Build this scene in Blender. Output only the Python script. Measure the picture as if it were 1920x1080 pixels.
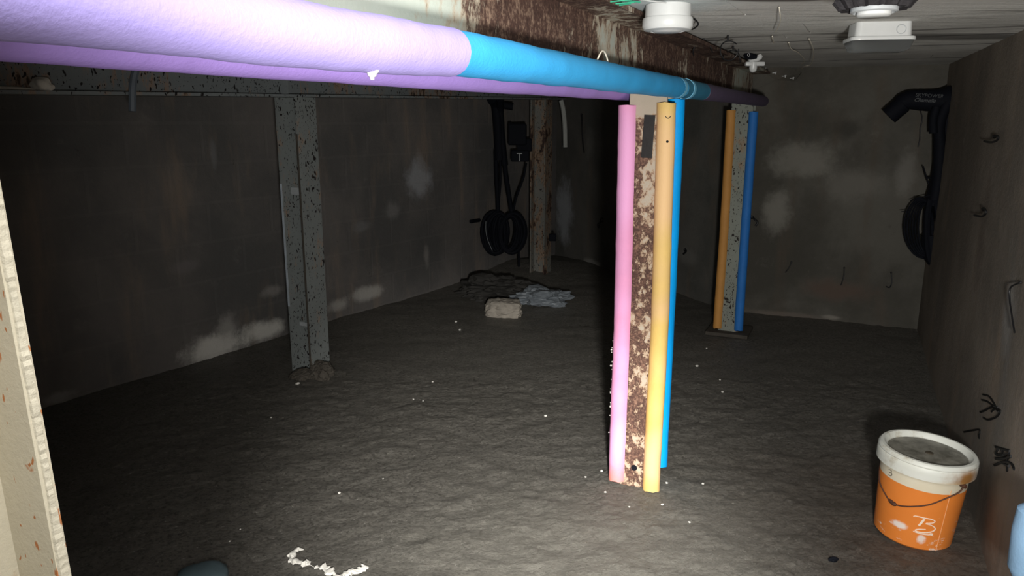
import bpy, bmesh, math, random
from mathutils import Vector, Matrix, noise
for o in list(bpy.data.objects): bpy.data.objects.remove(o)
random.seed(7)
S = bpy.context.scene
COL = S.collection
# ------------------------------------------------------------------ camera
CAMH = 1.25
F = 1390.0
PITCH = math.atan(305/1390)
cd = bpy.data.cameras.new('camera'); cam = bpy.data.objects.new('camera', cd); COL.objects.link(cam)
cam.location = (0, 0, CAMH); cam.rotation_euler = (math.pi/2-PITCH, 0, 0)
cd.sensor_width = 36; cd.lens = 36*F/1920; cd.clip_start = .02
S.camera = cam
# ------------------------------------------------------------------ light
S.view_settings.view_transform = 'Standard'; S.view_settings.look = 'None'
S.view_settings.gamma = 1; S.view_settings.use_curve_mapping = False
S.view_settings.exposure = 0.0
W = bpy.data.worlds.new('sky'); S.world = W; W.use_nodes = True
W.node_tree.nodes['Background'].inputs[0].default_value = (.75, .85, 1, 1)
W.node_tree.nodes['Background'].inputs[1].default_value = .8
AX = Vector((.4239, .9057, 0)); RX = Vector((.9057, -.4239, 0)); UP = Vector((0, 0, 1))   # along the beam, to its right
def lamp(name, kind, loc, energy, color, target=None, **kw):
    l = bpy.data.lights.new(name, kind); o = bpy.data.objects.new(name, l); COL.objects.link(o)
    o.location = loc; l.energy = energy; l.color = color
    for k, v in kw.items(): setattr(l, k, v)
    if target is not None:
        o.rotation_euler = (Vector(target)-Vector(loc)).to_track_quat('-Z', 'Y').to_euler()
    return o
# daylight falling through the access hatch over the camera
hl = lamp('hatch_daylight', 'AREA', AX*.05+RX*.12+UP*1.90, 22, (1, .98, .94), AX*1.25+RX*-.05, shape='RECTANGLE', size=.6, size_y=.9)
# hand torch held behind the camera: hot core on the floor ahead and a wide spill
TL = (.10, -.18, 1.08)
lamp('torch', 'SPOT', TL, 610, (1, .98, .93), (.05, 1.93, 0), spot_size=math.radians(43), spot_blend=1.0, shadow_soft_size=.05)
lamp('torch_spill', 'SPOT', TL, 225, (1, .98, .94), (1.0, 3.2, 1.0), spot_size=math.radians(104), spot_blend=1.0, shadow_soft_size=.05)

# ------------------------------------------------------------------ mapping from pixels to the surfaces of the room
def ray(px, py):
    dx = (px-960)/F; dy = (540-py)/F
    return Vector((dx, math.cos(PITCH)+dy*math.sin(PITCH), -math.sin(PITCH)+dy*math.cos(PITCH)))
CP = Vector((0, 0, CAMH))
def at_z(px, py, z=0.0):
    r = ray(px, py); return CP+r*((z-CAMH)/r.z)
CZ0, CZS = 1.488, .0205            # underside of the ceiling: height at y = 0 and its fall
def ceil_z(y): return CZ0+CZS*y
def at_y(px, py, y):
    r = ray(px, py); return CP+r*(y/r.y)
def ceil_pt(px, py, dz=0):
    r = ray(px, py); t = (CZ0+dz-CAMH)/(r.z-CZS*r.y); return CP+r*t          # point on (or dz off) the sloping ceiling
def at_plane(px, py, p, n):
    r = ray(px, py); return CP+r*((p-CP).dot(n)/r.dot(n))

# ------------------------------------------------------------------ mesh helpers
def link(name, bm, m, parent=None, smooth=False, kind=None, loc=None):
    bmesh.ops.recalc_face_normals(bm, faces=bm.faces)
    me = bpy.data.meshes.new(name); bm.to_mesh(me); bm.free()
    if smooth:
        for p in me.polygons: p.use_smooth = True
        try: me.set_sharp_from_angle(angle=math.radians(40))
        except Exception: pass
    o = bpy.data.objects.new(name, me); COL.objects.link(o)
    if m: me.materials.append(m)
    if parent: o.parent = parent
    if kind: o['kind'] = kind
    return o
def tag(o, label, cat, group=None):
    o['label'] = label; o['category'] = cat
    if group: o['group'] = group
    return o
def thing(name, label, cat, loc=(0, 0, 0), rz=0, group=None):
    o = bpy.data.objects.new(name, None); COL.objects.link(o); o.empty_display_size = .05
    o.location = loc; o.rotation_euler = (0, 0, rz)
    return tag(o, label, cat, group)
def add_box(bm, c, sx, sy, sz, ax=None, bevel=0):
    """box centred on c; ax = (X, Y, Z) axes"""
    X, Y, Z = ax if ax else (Vector((1, 0, 0)), Vector((0, 1, 0)), UP)
    c = Vector(c); vs = []
    for i in (-1, 1):
        for j in (-1, 1):
            for k in (-1, 1):
                vs.append(bm.verts.new(c+X*(i*sx/2)+Y*(j*sy/2)+Z*(k*sz/2)))
    q = [(0, 1, 3, 2), (4, 6, 7, 5), (0, 4, 5, 1), (2, 3, 7, 6), (0, 2, 6, 4), (1, 5, 7, 3)]
    fs = [bm.faces.new([vs[a] for a in f]) for f in q]
    if bevel:
        es = list({e for f in fs for e in f.edges})
        bmesh.ops.bevel(bm, geom=es, offset=bevel, segments=2, affect='EDGES', profile=.5)
def frames(path):
    path = [Vector(p) for p in path]; n = len(path); T = []
    for i in range(n):
        a = path[max(i-1, 0)]; b = path[min(i+1, n-1)]
        T.append((b-a).normalized())
    u = T[0].orthogonal().normalized(); out = []
    for i in range(n):
        u = (u-T[i]*u.dot(T[i]))
        u = u.normalized() if u.length > 1e-6 else T[i].orthogonal().normalized()
        out.append((path[i], u.copy(), T[i].cross(u).normalized()))
    return out
def add_tube(bm, path, r, segs=10, cap=True, closed=False, wob=0):
    fr = frames(path); rings = []; n = len(fr)
    for i, (p, u, v) in enumerate(fr):
        rr = r[i] if isinstance(r, (list, tuple)) else r
        ring = []
        for k in range(segs):
            a = 2*math.pi*k/segs; q = p+(u*math.cos(a)+v*math.sin(a))*rr
            if wob: q += (u*math.cos(a)+v*math.sin(a))*wob*noise.noise(q*22)
            ring.append(bm.verts.new(q))
        rings.append(ring)
    for i in range(n-1+(1 if closed else 0)):
        A = rings[i]; B = rings[(i+1) % n]
        for k in range(segs):
            bm.faces.new((A[k], A[(k+1) % segs], B[(k+1) % segs], B[k]))
    if cap and not closed:
        bm.faces.new(rings[0][::-1]); bm.faces.new(rings[-1])
def smooth_path(pts, n=8):
    pts = [Vector(p) for p in pts]; out = []
    for i in range(len(pts)-1):
        p0 = pts[max(i-1, 0)]; p1 = pts[i]; p2 = pts[i+1]; p3 = pts[min(i+2, len(pts)-1)]
        for k in range(n):
            t = k/n
            out.append(.5*((2*p1)+(p2-p0)*t+(2*p0-5*p1+4*p2-p3)*t*t+(3*p1-p0-3*p2+p3)*t**3))
    out.append(pts[-1]); return out
def add_lathe(bm, prof, segs=48, c=(0, 0, 0), wave=None):
    c = Vector(c); rings = []
    for (r, z) in prof:
        if r < 1e-6: rings.append([bm.verts.new(c+Vector((0, 0, z)))]); continue
        rings.append([bm.verts.new(c+Vector(((r+(wave(a, z) if wave else 0))*math.cos(a), (r+(wave(a, z) if wave else 0))*math.sin(a), z)))
                      for a in [2*math.pi*k/segs for k in range(segs)]])
    for A, B in zip(rings[:-1], rings[1:]):
        if len(A) == 1 and len(B) == 1: continue
        for k in range(segs):
            k2 = (k+1) % segs
            if len(A) == 1: bm.faces.new((A[0], B[k2], B[k]))
            elif len(B) == 1: bm.faces.new((A[k], A[k2], B[0]))
            else: bm.faces.new((A[k], A[k2], B[k2], B[k]))
def add_sweep(bm, prof, path, X, Y, jag=0, wob=0):
    """closed profile [(x, y)] carried along path with fixed cross axes X, Y"""
    rings = []; n = len(path)
    for i, p in enumerate(path):
        p = Vector(p); T = (Vector(path[min(i+1, n-1)])-Vector(path[max(i-1, 0)])).normalized()
        ring = []
        for (x, y) in prof:
            q = p+X*x+Y*y
            if jag and i in (0, n-1): q += T*jag*(1 if i == 0 else .25)*noise.noise(q*40)
            if wob:
                d = (X*x+Y*y); q += d*wob*(noise.noise(p*7+d*9)+.5*noise.noise(q*30))
            ring.append(bm.verts.new(q))
        rings.append(ring)
    m = len(prof)
    for A, B in zip(rings[:-1], rings[1:]):
        for k in range(m): bm.faces.new((A[k], A[(k+1) % m], B[(k+1) % m], B[k]))
    bm.faces.new(rings[0][::-1]); bm.faces.new(rings[-1])
def c_profile(R, r, slot_dir, half_gap, n=22):
    """foam tube with a slit that grips a flange edge; slot opens towards angle slot_dir"""
    out = []; a0 = math.asin(min(.99, half_gap/R)); b0 = math.asin(min(.99, half_gap/r))
    for k in range(n+1):
        a = slot_dir+a0+(2*math.pi-2*a0)*k/n; out.append((R*math.cos(a), R*math.sin(a)))
    for k in range(n//2+1):
        a = slot_dir-b0-(2*math.pi-2*b0)*k/(n//2); out.append((r*math.cos(a), r*math.sin(a)))
    return out
def h_profile(w, d, tf, tw):
    """H section: flanges of width w normal to second axis, depth d"""
    a, b, t = w/2, d/2, tw/2
    return [(-a, -b), (a, -b), (a, -b+tf), (t, -b+tf), (t, b-tf), (a, b-tf), (a, b), (-a, b), (-a, b-tf), (-t, b-tf), (-t, -b+tf), (-a, -b+tf)]

# ------------------------------------------------------------------ materials
def newmat(name, rough=.8, spec=.3):
    m = bpy.data.materials.new(name); m.use_nodes = True; nt = m.node_tree; b = nt.nodes['Principled BSDF']
    b.inputs['Roughness'].default_value = rough; b.inputs['Specular IOR Level'].default_value = spec
    return m, nt, b
class N:
    def __init__(s, nt): s.nt = nt; s.co = nt.nodes.new('ShaderNodeTexCoord').outputs['Object']
    def mapc(s, scale=(1, 1, 1), loc=(0, 0, 0), rot=(0, 0, 0)):
        n = s.nt.nodes.new('ShaderNodeMapping'); s.nt.links.new(s.co, n.inputs[0])
        n.inputs['Scale'].default_value = scale; n.inputs['Location'].default_value = loc; n.inputs['Rotation'].default_value = rot
        return n.outputs[0]
    def noise(s, scale, vec=None, detail=6, rough=.6, dist=0):
        n = s.nt.nodes.new('ShaderNodeTexNoise'); n.inputs['Scale'].default_value = scale; n.inputs['Detail'].default_value = detail
        n.inputs['Roughness'].default_value = rough; n.inputs['Distortion'].default_value = dist
        s.nt.links.new(vec if vec is not None else s.co, n.inputs['Vector']); return n.outputs[0]
    def voro(s, scale, vec=None, rnd=1):
        n = s.nt.nodes.new('ShaderNodeTexVoronoi'); n.inputs['Scale'].default_value = scale; n.inputs['Randomness'].default_value = rnd
        s.nt.links.new(vec if vec is not None else s.co, n.inputs['Vector']); return n.outputs['Distance']
    def ramp(s, fac, *stops, smooth=False):
        n = s.nt.nodes.new('ShaderNodeValToRGB'); e = n.color_ramp.elements
        if smooth: n.color_ramp.interpolation = 'EASE'
        while len(e) < len(stops): e.new(.5)
        for el, (p, c) in zip(e, stops):
            el.position = p; el.color = c if len(c) == 4 else (*c, 1)
        s.nt.links.new(fac, n.inputs[0]); return n.outputs[0]
    def step(s, fac, a, b):
        n = s.nt.nodes.new('ShaderNodeMapRange'); n.interpolation_type = 'SMOOTHSTEP'
        n.inputs['From Min'].default_value = a; n.inputs['From Max'].default_value = b
        s.nt.links.new(fac, n.inputs['Value']); return n.outputs[0]
    def math(s, op, a, b=None, c=None):
        n = s.nt.nodes.new('ShaderNodeMath'); n.operation = op
        for i, v in enumerate((a, b, c)):
            if v is None: continue
            if isinstance(v, (int, float)): n.inputs[i].default_value = v
            else: s.nt.links.new(v, n.inputs[i])
        return n.outputs[0]
    def mix(s, fac, a, b, mode='MIX'):
        n = s.nt.nodes.new('ShaderNodeMix'); n.data_type = 'RGBA'; n.blend_type = mode; n.clamp_factor = True
        for i, v in ((0, fac), (6, a), (7, b)):
            if isinstance(v, (int, float)): n.inputs[i].default_value = v
            elif isinstance(v, tuple): n.inputs[i].default_value = v if len(v) == 4 else (*v, 1)
            else: s.nt.links.new(v, n.inputs[i])
        return n.outputs[2]
    def blob(s, c, rad, nz=None, amt=.6, soft=.5):
        """stain or painted pool of light of its own shape round point c (radii rad), edge broken by noise"""
        mp = s.nt.nodes.new('ShaderNodeVectorMath'); mp.operation = 'SUBTRACT'; s.nt.links.new(s.co, mp.inputs[0]); mp.inputs[1].default_value = c
        dv = s.nt.nodes.new('ShaderNodeVectorMath'); dv.operation = 'DIVIDE'; s.nt.links.new(mp.outputs[0], dv.inputs[0]); dv.inputs[1].default_value = rad
        ln = s.nt.nodes.new('ShaderNodeVectorMath'); ln.operation = 'LENGTH'; s.nt.links.new(dv.outputs[0], ln.inputs[0])
        v = ln.outputs['Value']
        if nz is not None: v = s.math('ADD', v, s.math('MULTIPLY', s.math('SUBTRACT', nz, .5), amt*2))
        return s.step(v, 1.0, 1.0-soft)
    def bump(s, b, h, strength=.4, dist=.01, prev=None):
        n = s.nt.nodes.new('ShaderNodeBump'); n.inputs['Strength'].default_value = strength; n.inputs['Distance'].default_value = dist
        s.nt.links.new(h, n.inputs['Height'])
        if prev is not None: s.nt.links.new(prev, n.inputs['Normal'])
        if b is not None: s.nt.links.new(n.outputs[0], b.inputs['Normal'])
        return n.outputs[0]
    def col(s, b, c): s.nt.links.new(c, b.inputs['Base Color'])
def mat_foam(name, rgb, dirt=(.35, .25, .15), dirt_amt=.25, second=None, zr=None, endcol=None, endz=None):
    m, nt, b = newmat(name, .62, .25); k = N(nt)
    c = k.mix(k.ramp(k.noise(9, detail=4), (.3, (0, 0, 0)), (.75, (1, 1, 1))), rgb, tuple(x*.82 for x in rgb))
    if second:
        c = k.mix(k.step(k.noise(1.0, k.mapc((1, 1, 2.2), (3, 2, 1)), 2), .45, .55), c, second)
    d = k.step(k.noise(13, k.mapc((1, 1, .7)), 8, .7), .62, .8)
    c = k.mix(k.math('MULTIPLY', d, dirt_amt), c, dirt)
    if endcol:
        sx = nt.nodes.new('ShaderNodeSeparateXYZ'); nt.links.new(k.co, sx.inputs[0])
        zz = k.math('ADD', sx.outputs[2], k.math('MULTIPLY', k.noise(14), .12))
        c = k.mix(k.step(zz, endz+.14, endz), c, endcol)
    k.col(b, c); k.bump(b, k.noise(160, detail=3), .25, .003); return m
def mat_plain(name, rgb, rough=.6, spec=.4, metal=0, var=.2, scale=30, bump=.15):
    m, nt, b = newmat(name, rough, spec); k = N(nt); b.inputs['Metallic'].default_value = metal
    k.col(b, k.mix(k.noise(scale, detail=5), tuple(x*(1-var) for x in rgb), tuple(min(1, x*(1+var)) for x in rgb)))
    if bump: k.bump(b, k.noise(scale*4, detail=4), bump, .003)
    return m
def mat_rust(name, paint, thr, streak=(1, 1, .35), rust=((.035, .018, .014), (.16, .075, .045), (.33, .2, .14)), spot=0.0, big=3.0, thr_blobs=(), wt=.62, fs=38):
    """paint worn to rust; thr = noise level where paint gives way"""
    m, nt, b = newmat(name, .75, .35); k = N(nt)
    v = k.mapc(streak)
    n1 = k.noise(big, v, 10, .62, .3); n2 = k.noise(fs, v, 8, .7); fine = k.noise(120, None, 6, .7)
    comb = k.math('ADD', k.math('MULTIPLY', n1, wt), k.math('MULTIPLY', n2, 1-wt))
    for (c, rad, amt) in thr_blobs:
        comb = k.math('ADD', comb, k.math('MULTIPLY', k.blob(c, rad, n1, .5, .8), amt))
    mask = k.step(comb, thr-.015, thr+.02)
    rc = k.ramp(k.math('ADD', k.math('MULTIPLY', fine, .5), k.math('MULTIPLY', n2, .5)), (.33, rust[0]), (.5, rust[1]), (.68, rust[2]))
    pc = k.mix(k.noise(5, detail=7), tuple(x*.72 for x in paint), tuple(min(1, x*1.12) for x in paint))
    pc = k.mix(k.math('MULTIPLY', k.step(comb, thr-.07, thr), .45), pc, (.42, .2, .07))
    c = k.mix(mask, pc, rc)
    if spot:
        wv = nt.nodes.new('ShaderNodeTexNoise'); wv.inputs['Scale'].default_value = 30; wv.inputs['Detail'].default_value = 4; nt.links.new(k.mapc((1, 1, .6)), wv.inputs['Vector'])
        ad = nt.nodes.new('ShaderNodeVectorMath'); ad.operation = 'MULTIPLY_ADD'; nt.links.new(wv.outputs['Color'], ad.inputs[0]); ad.inputs[1].default_value = (.05, .05, .05); nt.links.new(k.mapc((1, 1, .6)), ad.inputs[2])
        cl = k.math('MULTIPLY', k.noise(7, None, 4), .55)
        c = k.mix(k.step(k.math('ADD', k.voro(42, ad.outputs[0]), cl), spot+.14, spot+.08), c, rust[0])
        c = k.mix(k.step(k.math('ADD', k.voro(95, ad.outputs[0]), k.math('MULTIPLY', k.noise(5, None, 3), .6)), spot+.17, spot+.11), c, rust[0])
    k.col(b, c)
    h = k.math('ADD', k.math('MULTIPLY', mask, .6), k.math('MULTIPLY', fine, .6))
    k.bump(b, h, .5, .003); return m
def mat_wall(name, base, blotch, pale, stains=(), dark=(), courses=None, ca=.0, seed=0, warm=(.10, .075, .055), gain=1.0):
    m, nt, b = newmat(name, .85, .25); k = N(nt)
    base, blotch, pale, warm = [tuple(x*gain for x in c_) for c_ in (base, blotch, pale, warm)]
    v = k.mapc((1, 1, 1), (seed, seed*2, seed*.5))
    n1 = k.noise(1.3, v, 9, .62, .2); n2 = k.noise(6, v, 9, .7); n3 = k.noise(60, v, 6, .7); vert = k.noise(4, k.mapc((1.6, 1.6, .35), (seed, 1, 0)), 6, .6)
    c = k.mix(k.step(n1, .38, .66), base, blotch)
    c = k.mix(k.math('MULTIPLY', k.step(vert, .5, .75), .45), c, warm)
    c = k.mix(k.math('MULTIPLY', k.step(n2, .58, .78), .4), c, pale)
    c = k.mix(k.math('MULTIPLY', k.step(n3, .6, .75), .25), c, pale)
    c = k.mix(k.math('MULTIPLY', k.step(k.noise(17, v, 8, .75), .62, .74), .5), c, tuple(x*.35 for x in base))
    for (cc, rad, colr, amt) in stains:
        c = k.mix(k.math('MULTIPLY', k.blob(cc, rad, k.noise(7, v, 10, .72), .75, .75), amt), c, colr)
    hgt = k.math('ADD', k.math('MULTIPLY', n3, .5), n2)
    if courses:
        dt = nt.nodes.new('ShaderNodeVectorMath'); dt.operation = 'DOT_PRODUCT'; nt.links.new(k.co, dt.inputs[0]); dt.inputs[1].default_value = courses
        sz_ = nt.nodes.new('ShaderNodeSeparateXYZ'); nt.links.new(k.co, sz_.inputs[0]); cb_ = nt.nodes.new('ShaderNodeCombineXYZ')
        nt.links.new(dt.outputs['Value'], cb_.inputs[0]); nt.links.new(sz_.outputs[2], cb_.inputs[1])
        br = nt.nodes.new('ShaderNodeTexBrick'); nt.links.new(cb_.outputs[0], br.inputs['Vector'])
        br.inputs['Scale'].default_value = 1; br.inputs['Brick Width'].default_value = .42; br.inputs['Row Height'].default_value = .21
        br.inputs['Mortar Size'].default_value = .012; br.inputs['Mortar Smooth'].default_value = .6
        c = k.mix(k.math('MULTIPLY', br.outputs['Fac'], ca), c, pale)
        hgt = k.math('SUBTRACT', hgt, k.math('MULTIPLY', br.outputs['Fac'], .2))
    k.col(b, c); k.bump(b, hgt, .55, .01); return m

M = {}
M['black'] = mat_plain('black_rubber', (.006, .007, .011), .75, .15, bump=0)
M['black_wire'] = mat_plain('black_wire', (.008, .008, .009), .5, .4)
M['white'] = mat_plain('white_plastic', (.62, .63, .62), .35, .5, var=.05, bump=0)
M['grey_pl'] = mat_plain('grey_plastic', (.42, .44, .45), .4, .5, var=.1, bump=0)
M['string'] = mat_plain('pale_string', (.75, .70, .58), .8, .2, var=.1)
M['stone'] = mat_plain('stone', (.30, .27, .23), .9, .2, var=.5, scale=14, bump=.6)
M['bluestone'] = mat_plain('blue_grey_stone', (.085, .125, .14), .75, .3, var=.35, scale=9, bump=.4)
M['plaster'] = mat_plain('plaster_lump', (.50, .47, .42), .9, .2, var=.3, scale=20, bump=.5)
M['pebble'] = mat_plain('pebble', (.62, .60, .55), .8, .3, var=.3, scale=40)
M['mortar'] = mat_plain('dark_mortar', (.075, .066, .055), .9, .2, var=.5, scale=24, bump=.8)
M['wet_rubble'] = mat_plain('wet_rubble', (.035, .033, .030), .8, .3, var=.5, scale=24, bump=.6)
M['ink'] = mat_plain('black_marker', (.006, .006, .006), .6, .3, bump=0)

# ------------------------------------------------------------------ plan of the chamber
CEIL = 1.59              # built level at this height, then brought to the ceiling's real fall
def flat(v): return Vector((v.x, v.y, 0))
A = flat(at_z(1720, 614)); B = A+Vector((-.9100, .4147, 0))*1.15; Cn = Vector((.43, 7.31, 0))
L5 = Vector((-2.13, 3.21, 0)); LD = (Cn-L5).normalized()
V1 = Vector((.4147, .91, 0))
A2 = A-V1*7.0                              # right wall runs back past the camera
L0 = L5-LD*5.9
L0b = L0
def wall(name, p, q, m, z0=-.05, z1=CEIL+.13, th=.15, holes=None):
    d = (q-p).normalized(); n = Vector((-d.y, d.x, 0))      # outward = left of p->q ordering chosen below
    bm = bmesh.new(); c = (p+q)/2+n*th/2; c.z = (z0+z1)/2
    add_box(bm, c, (q-p).length+.02, th, z1-z0, (d, n, UP))
    o = link(name, bm, m, kind='structure'); return o, d, n
def on_wall(px, py, p, n): return at_plane(px, py, p, n)
nR = Vector((V1.y, -V1.x, 0)); nB = V1.copy(); dC = (Cn-B).normalized(); nC = Vector((dC.y, -dC.x, 0)); nL = Vector((-LD.y, LD.x, 0))
R_ = lambda px, py: at_plane(px, py, A, nR)
B_ = lambda px, py: at_plane(px, py, A, nB)
D_ = lambda px, py: at_plane(px, py, B, nC)
L_ = lambda px, py: at_plane(px, py, L5, nL)
pale = (.13, .125, .115)
def st(P, px, py, rw, rh, colr, amt): return (tuple(P(px, py)), (rw, rw, rh), tuple(x*(2.1 if P is L_ else 1.35) for x in colr), amt)
wl = mat_wall('left_wall_blockwork', (.034, .033, .032), (.052, .048, .045), (.085, .08, .075),
    stains=[st(L_, 400, 655, .26, .10, (.42, .41, .38), .8), st(L_, 490, 620, .22, .085, (.40, .39, .36), .8), st(L_, 425, 618, .10, .13, (.3, .29, .27), .5),
            st(L_, 785, 335, .18, .20, (.20, .205, .215), .8), st(L_, 735, 395, .12, .09, (.15, .145, .14), .5), st(L_, 690, 550, .22, .07, (.28, .27, .25), .7),
            st(L_, 635, 572, .14, .06, (.25, .24, .22), .6), st(L_, 800, 480, .05, .12, (.16, .15, .14), .6), st(L_, 512, 545, .12, .05, (.18, .17, .16), .6), st(L_, 350, 500, .12, .05, (.11, .10, .10), .5),
            st(L_, 400, 290, .03, .12, (.12, .12, .12), .6), st(L_, 110, 745, .10, .04, (.18, .18, .17), .6), st(L_, 680, 425, .12, .05, (.12, .12, .12), .5)],
    courses=tuple(LD), ca=.07, seed=3, gain=3.5)
wc = mat_wall('far_corner_wall', (.05, .05, .045), (.08, .076, .068), (.14, .135, .12),
    stains=[st(D_, 1057, 400, .22, .42, (.30, .315, .33), .85), st(D_, 1112, 492, .2, .045, (.3, .29, .27), .6), st(D_, 1180, 330, .2, .12, (.03, .03, .03), .7),
            st(D_, 1105, 270, .12, .18, (.15, .145, .13), .5), st(D_, 1290, 480, .15, .08, (.13, .125, .115), .6)], seed=5, gain=1.7)
wb = mat_wall('end_wall', (.062, .058, .048), (.115, .108, .092), (.20, .19, .165),
    stains=[st(B_, 1500, 300, .30, .16, (.24, .23, .20), .5), st(B_, 1455, 400, .12, .22, (.24, .23, .20), .55), st(B_, 1600, 350, .26, .14, (.17, .16, .14), .5),
            st(B_, 1570, 545, .30, .10, (.10, .065, .05), .6), st(B_, 1590, 240, .10, .08, (.03, .028, .024), .5), st(B_, 1560, 595, .08, .02, (.25, .23, .2), .6),
            st(B_, 1700, 320, .08, .22, (.2, .19, .17), .5), st(B_, 1470, 590, .35, .03, (.16, .13, .11), .5)], seed=8, gain=1.15)
wr = mat_wall('right_wall', (.055, .048, .04), (.085, .073, .06), (.15, .14, .125),
    stains=[st(R_, 1890, 590, .13, .19, (.26, .25, .235), .75), st(R_, 1885, 700, .05, .3, (.16, .15, .14), .5), st(R_, 1760, 560, .12, .2, (.15, .14, .125), .5),
            st(R_, 1880, 780, .06, .2, (.17, .155, .14), .5), st(R_, 1840, 450, .12, .3, (.12, .095, .08), .5), st(R_, 1893, 930, .012, .25, (.22, .19, .14), .7),
            st(R_, 1900, 480, .1, .12, (.15, .14, .12), .5)], seed=11, gain=3.6)
wallR, _, _ = wall('wall_right', A, A2, wr)                      # outward is to the left of p->q
if True:
    d = (A-A2).normalized()
# (each wall is given with its outer side on the left of p -> q)
wall('wall_back', B, A, wb)
wall('wall_far', Cn, B, wc)
wallL, _, _ = wall('wall_left', L0, Cn, wl)
wf = mat_wall('front_wall', (.06, .055, .05), (.09, .085, .075), pale, seed=2)
wall('wall_front', A2, L0, wf)
# floor: trowelled mud-coloured screed with real relief
def fh(x, y):
    p = Vector((x, y, 0)); q = Vector((x*.9+y*.25, y*2.4-x*.6, 0))
    h = .014*noise.noise(p*1.3)+.004*noise.noise(q*2.6)+.005*noise.noise(p*9)+.0050*noise.noise(p*17)+.0050*abs(noise.noise(p*29))+.0045*max(0, noise.noise(p*48+Vector((5, 5, 0))))
    dm = math.hypot((x-.15)/.95, (y-6.55)/.75); h += .10*max(0, 1-dm)**1.2
    dp = math.hypot(x-.46, y-2.47); h += .010*math.exp(-(dp/.16)**2)
    return h-.012
def build_floor():
    m, nt, b = newmat('wet_screed_floor', .5, .45); k = N(nt)
    n1 = k.noise(1.1, detail=8); n2 = k.noise(8, k.mapc((1, 1.25, 1), rot=(0, 0, .5)), 10, .75); n3 = k.noise(85, detail=6, rough=.7); vo = k.noise(30, None, 10, .8, .8)
    c = k.mix(n1, (.15, .14, .12), (.22, .205, .178))
    c = k.mix(k.math('MULTIPLY', k.step(n2, .5, .72), .5), c, (.24, .225, .195))
    c = k.mix(k.math('MULTIPLY', k.step(n3, .52, .36), .75), c, (.05, .046, .038))
    c = k.mix(k.math('MULTIPLY', k.step(k.noise(95, None, 4, .7), .62, .68), .8), c, (.46, .44, .39))
    c = k.mix(k.math('MULTIPLY', k.step(k.noise(24, None, 10, .85), .53, .62), .6), c, (.06, .055, .045))
    c = k.mix(k.math('MULTIPLY', k.step(vo, .60, .70), .6), c, (.42, .40, .35))
    c = k.mix(k.blob((.28, 2.0, 0), (.9, .75, 9), n1, .5, .9), c, k.mix(.5, c, (.33, .315, .27)))  # pool of light on the floor ahead, lightened in the colour
    c = k.mix(k.blob((1.35, 2.2, 0), (.8, 1.1, 9), n1, .6, .9), c, k.mix(.55, c, (.12, .085, .06)))
    k.col(b, c)
    rr = k.step(n2, .3, .75); nt.links.new(k.math('MULTIPLY_ADD', rr, .35, .36), b.inputs['Roughness'])
    peb = k.math('MULTIPLY', k.step(k.voro(34, k.mapc((1, 1, 1), (.3, .1, 0))), .5, .0), k.step(k.noise(2.2, None, 4), .45, .62))
    p1 = k.bump(None, k.math('ADD', k.math('ADD', k.math('MULTIPLY', n2, .5), vo), k.math('MULTIPLY', peb, .35)), .9, .022)
    k.bump(b, n3, .8, .008, p1)
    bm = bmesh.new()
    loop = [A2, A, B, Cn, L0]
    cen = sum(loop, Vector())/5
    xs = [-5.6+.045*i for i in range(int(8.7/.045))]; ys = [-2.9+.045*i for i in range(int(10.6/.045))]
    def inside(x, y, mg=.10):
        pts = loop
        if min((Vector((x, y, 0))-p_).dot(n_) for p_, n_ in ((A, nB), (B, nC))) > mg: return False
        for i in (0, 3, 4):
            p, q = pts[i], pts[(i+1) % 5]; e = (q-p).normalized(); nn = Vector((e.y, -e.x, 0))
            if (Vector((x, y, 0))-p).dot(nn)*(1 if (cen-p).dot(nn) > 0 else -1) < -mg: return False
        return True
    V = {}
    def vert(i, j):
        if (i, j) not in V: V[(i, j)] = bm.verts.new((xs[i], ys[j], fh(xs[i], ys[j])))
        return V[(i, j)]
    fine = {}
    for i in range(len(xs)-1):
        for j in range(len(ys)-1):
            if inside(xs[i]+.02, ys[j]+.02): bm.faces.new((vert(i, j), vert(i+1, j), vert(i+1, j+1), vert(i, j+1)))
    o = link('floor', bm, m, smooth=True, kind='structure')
    # finer relief where the floor is seen close
    bm = bmesh.new(); bm.from_mesh(o.data)
    es = [e for e in bm.edges if all(v.co.y > 1.4 and v.co.y < 3.6 and -1.7 < v.co.x < 1.9 for v in e.verts)]
    bmesh.ops.subdivide_edges(bm, edges=es, cuts=3, use_grid_fill=True)
    for v in bm.verts:
        if v.co.y > 1.2: v.co.z = fh(v.co.x, v.co.y)
    bm.to_mesh(o.data); bm.free()
    for p in o.data.polygons: p.use_smooth = True
    return o
build_floor()
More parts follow.
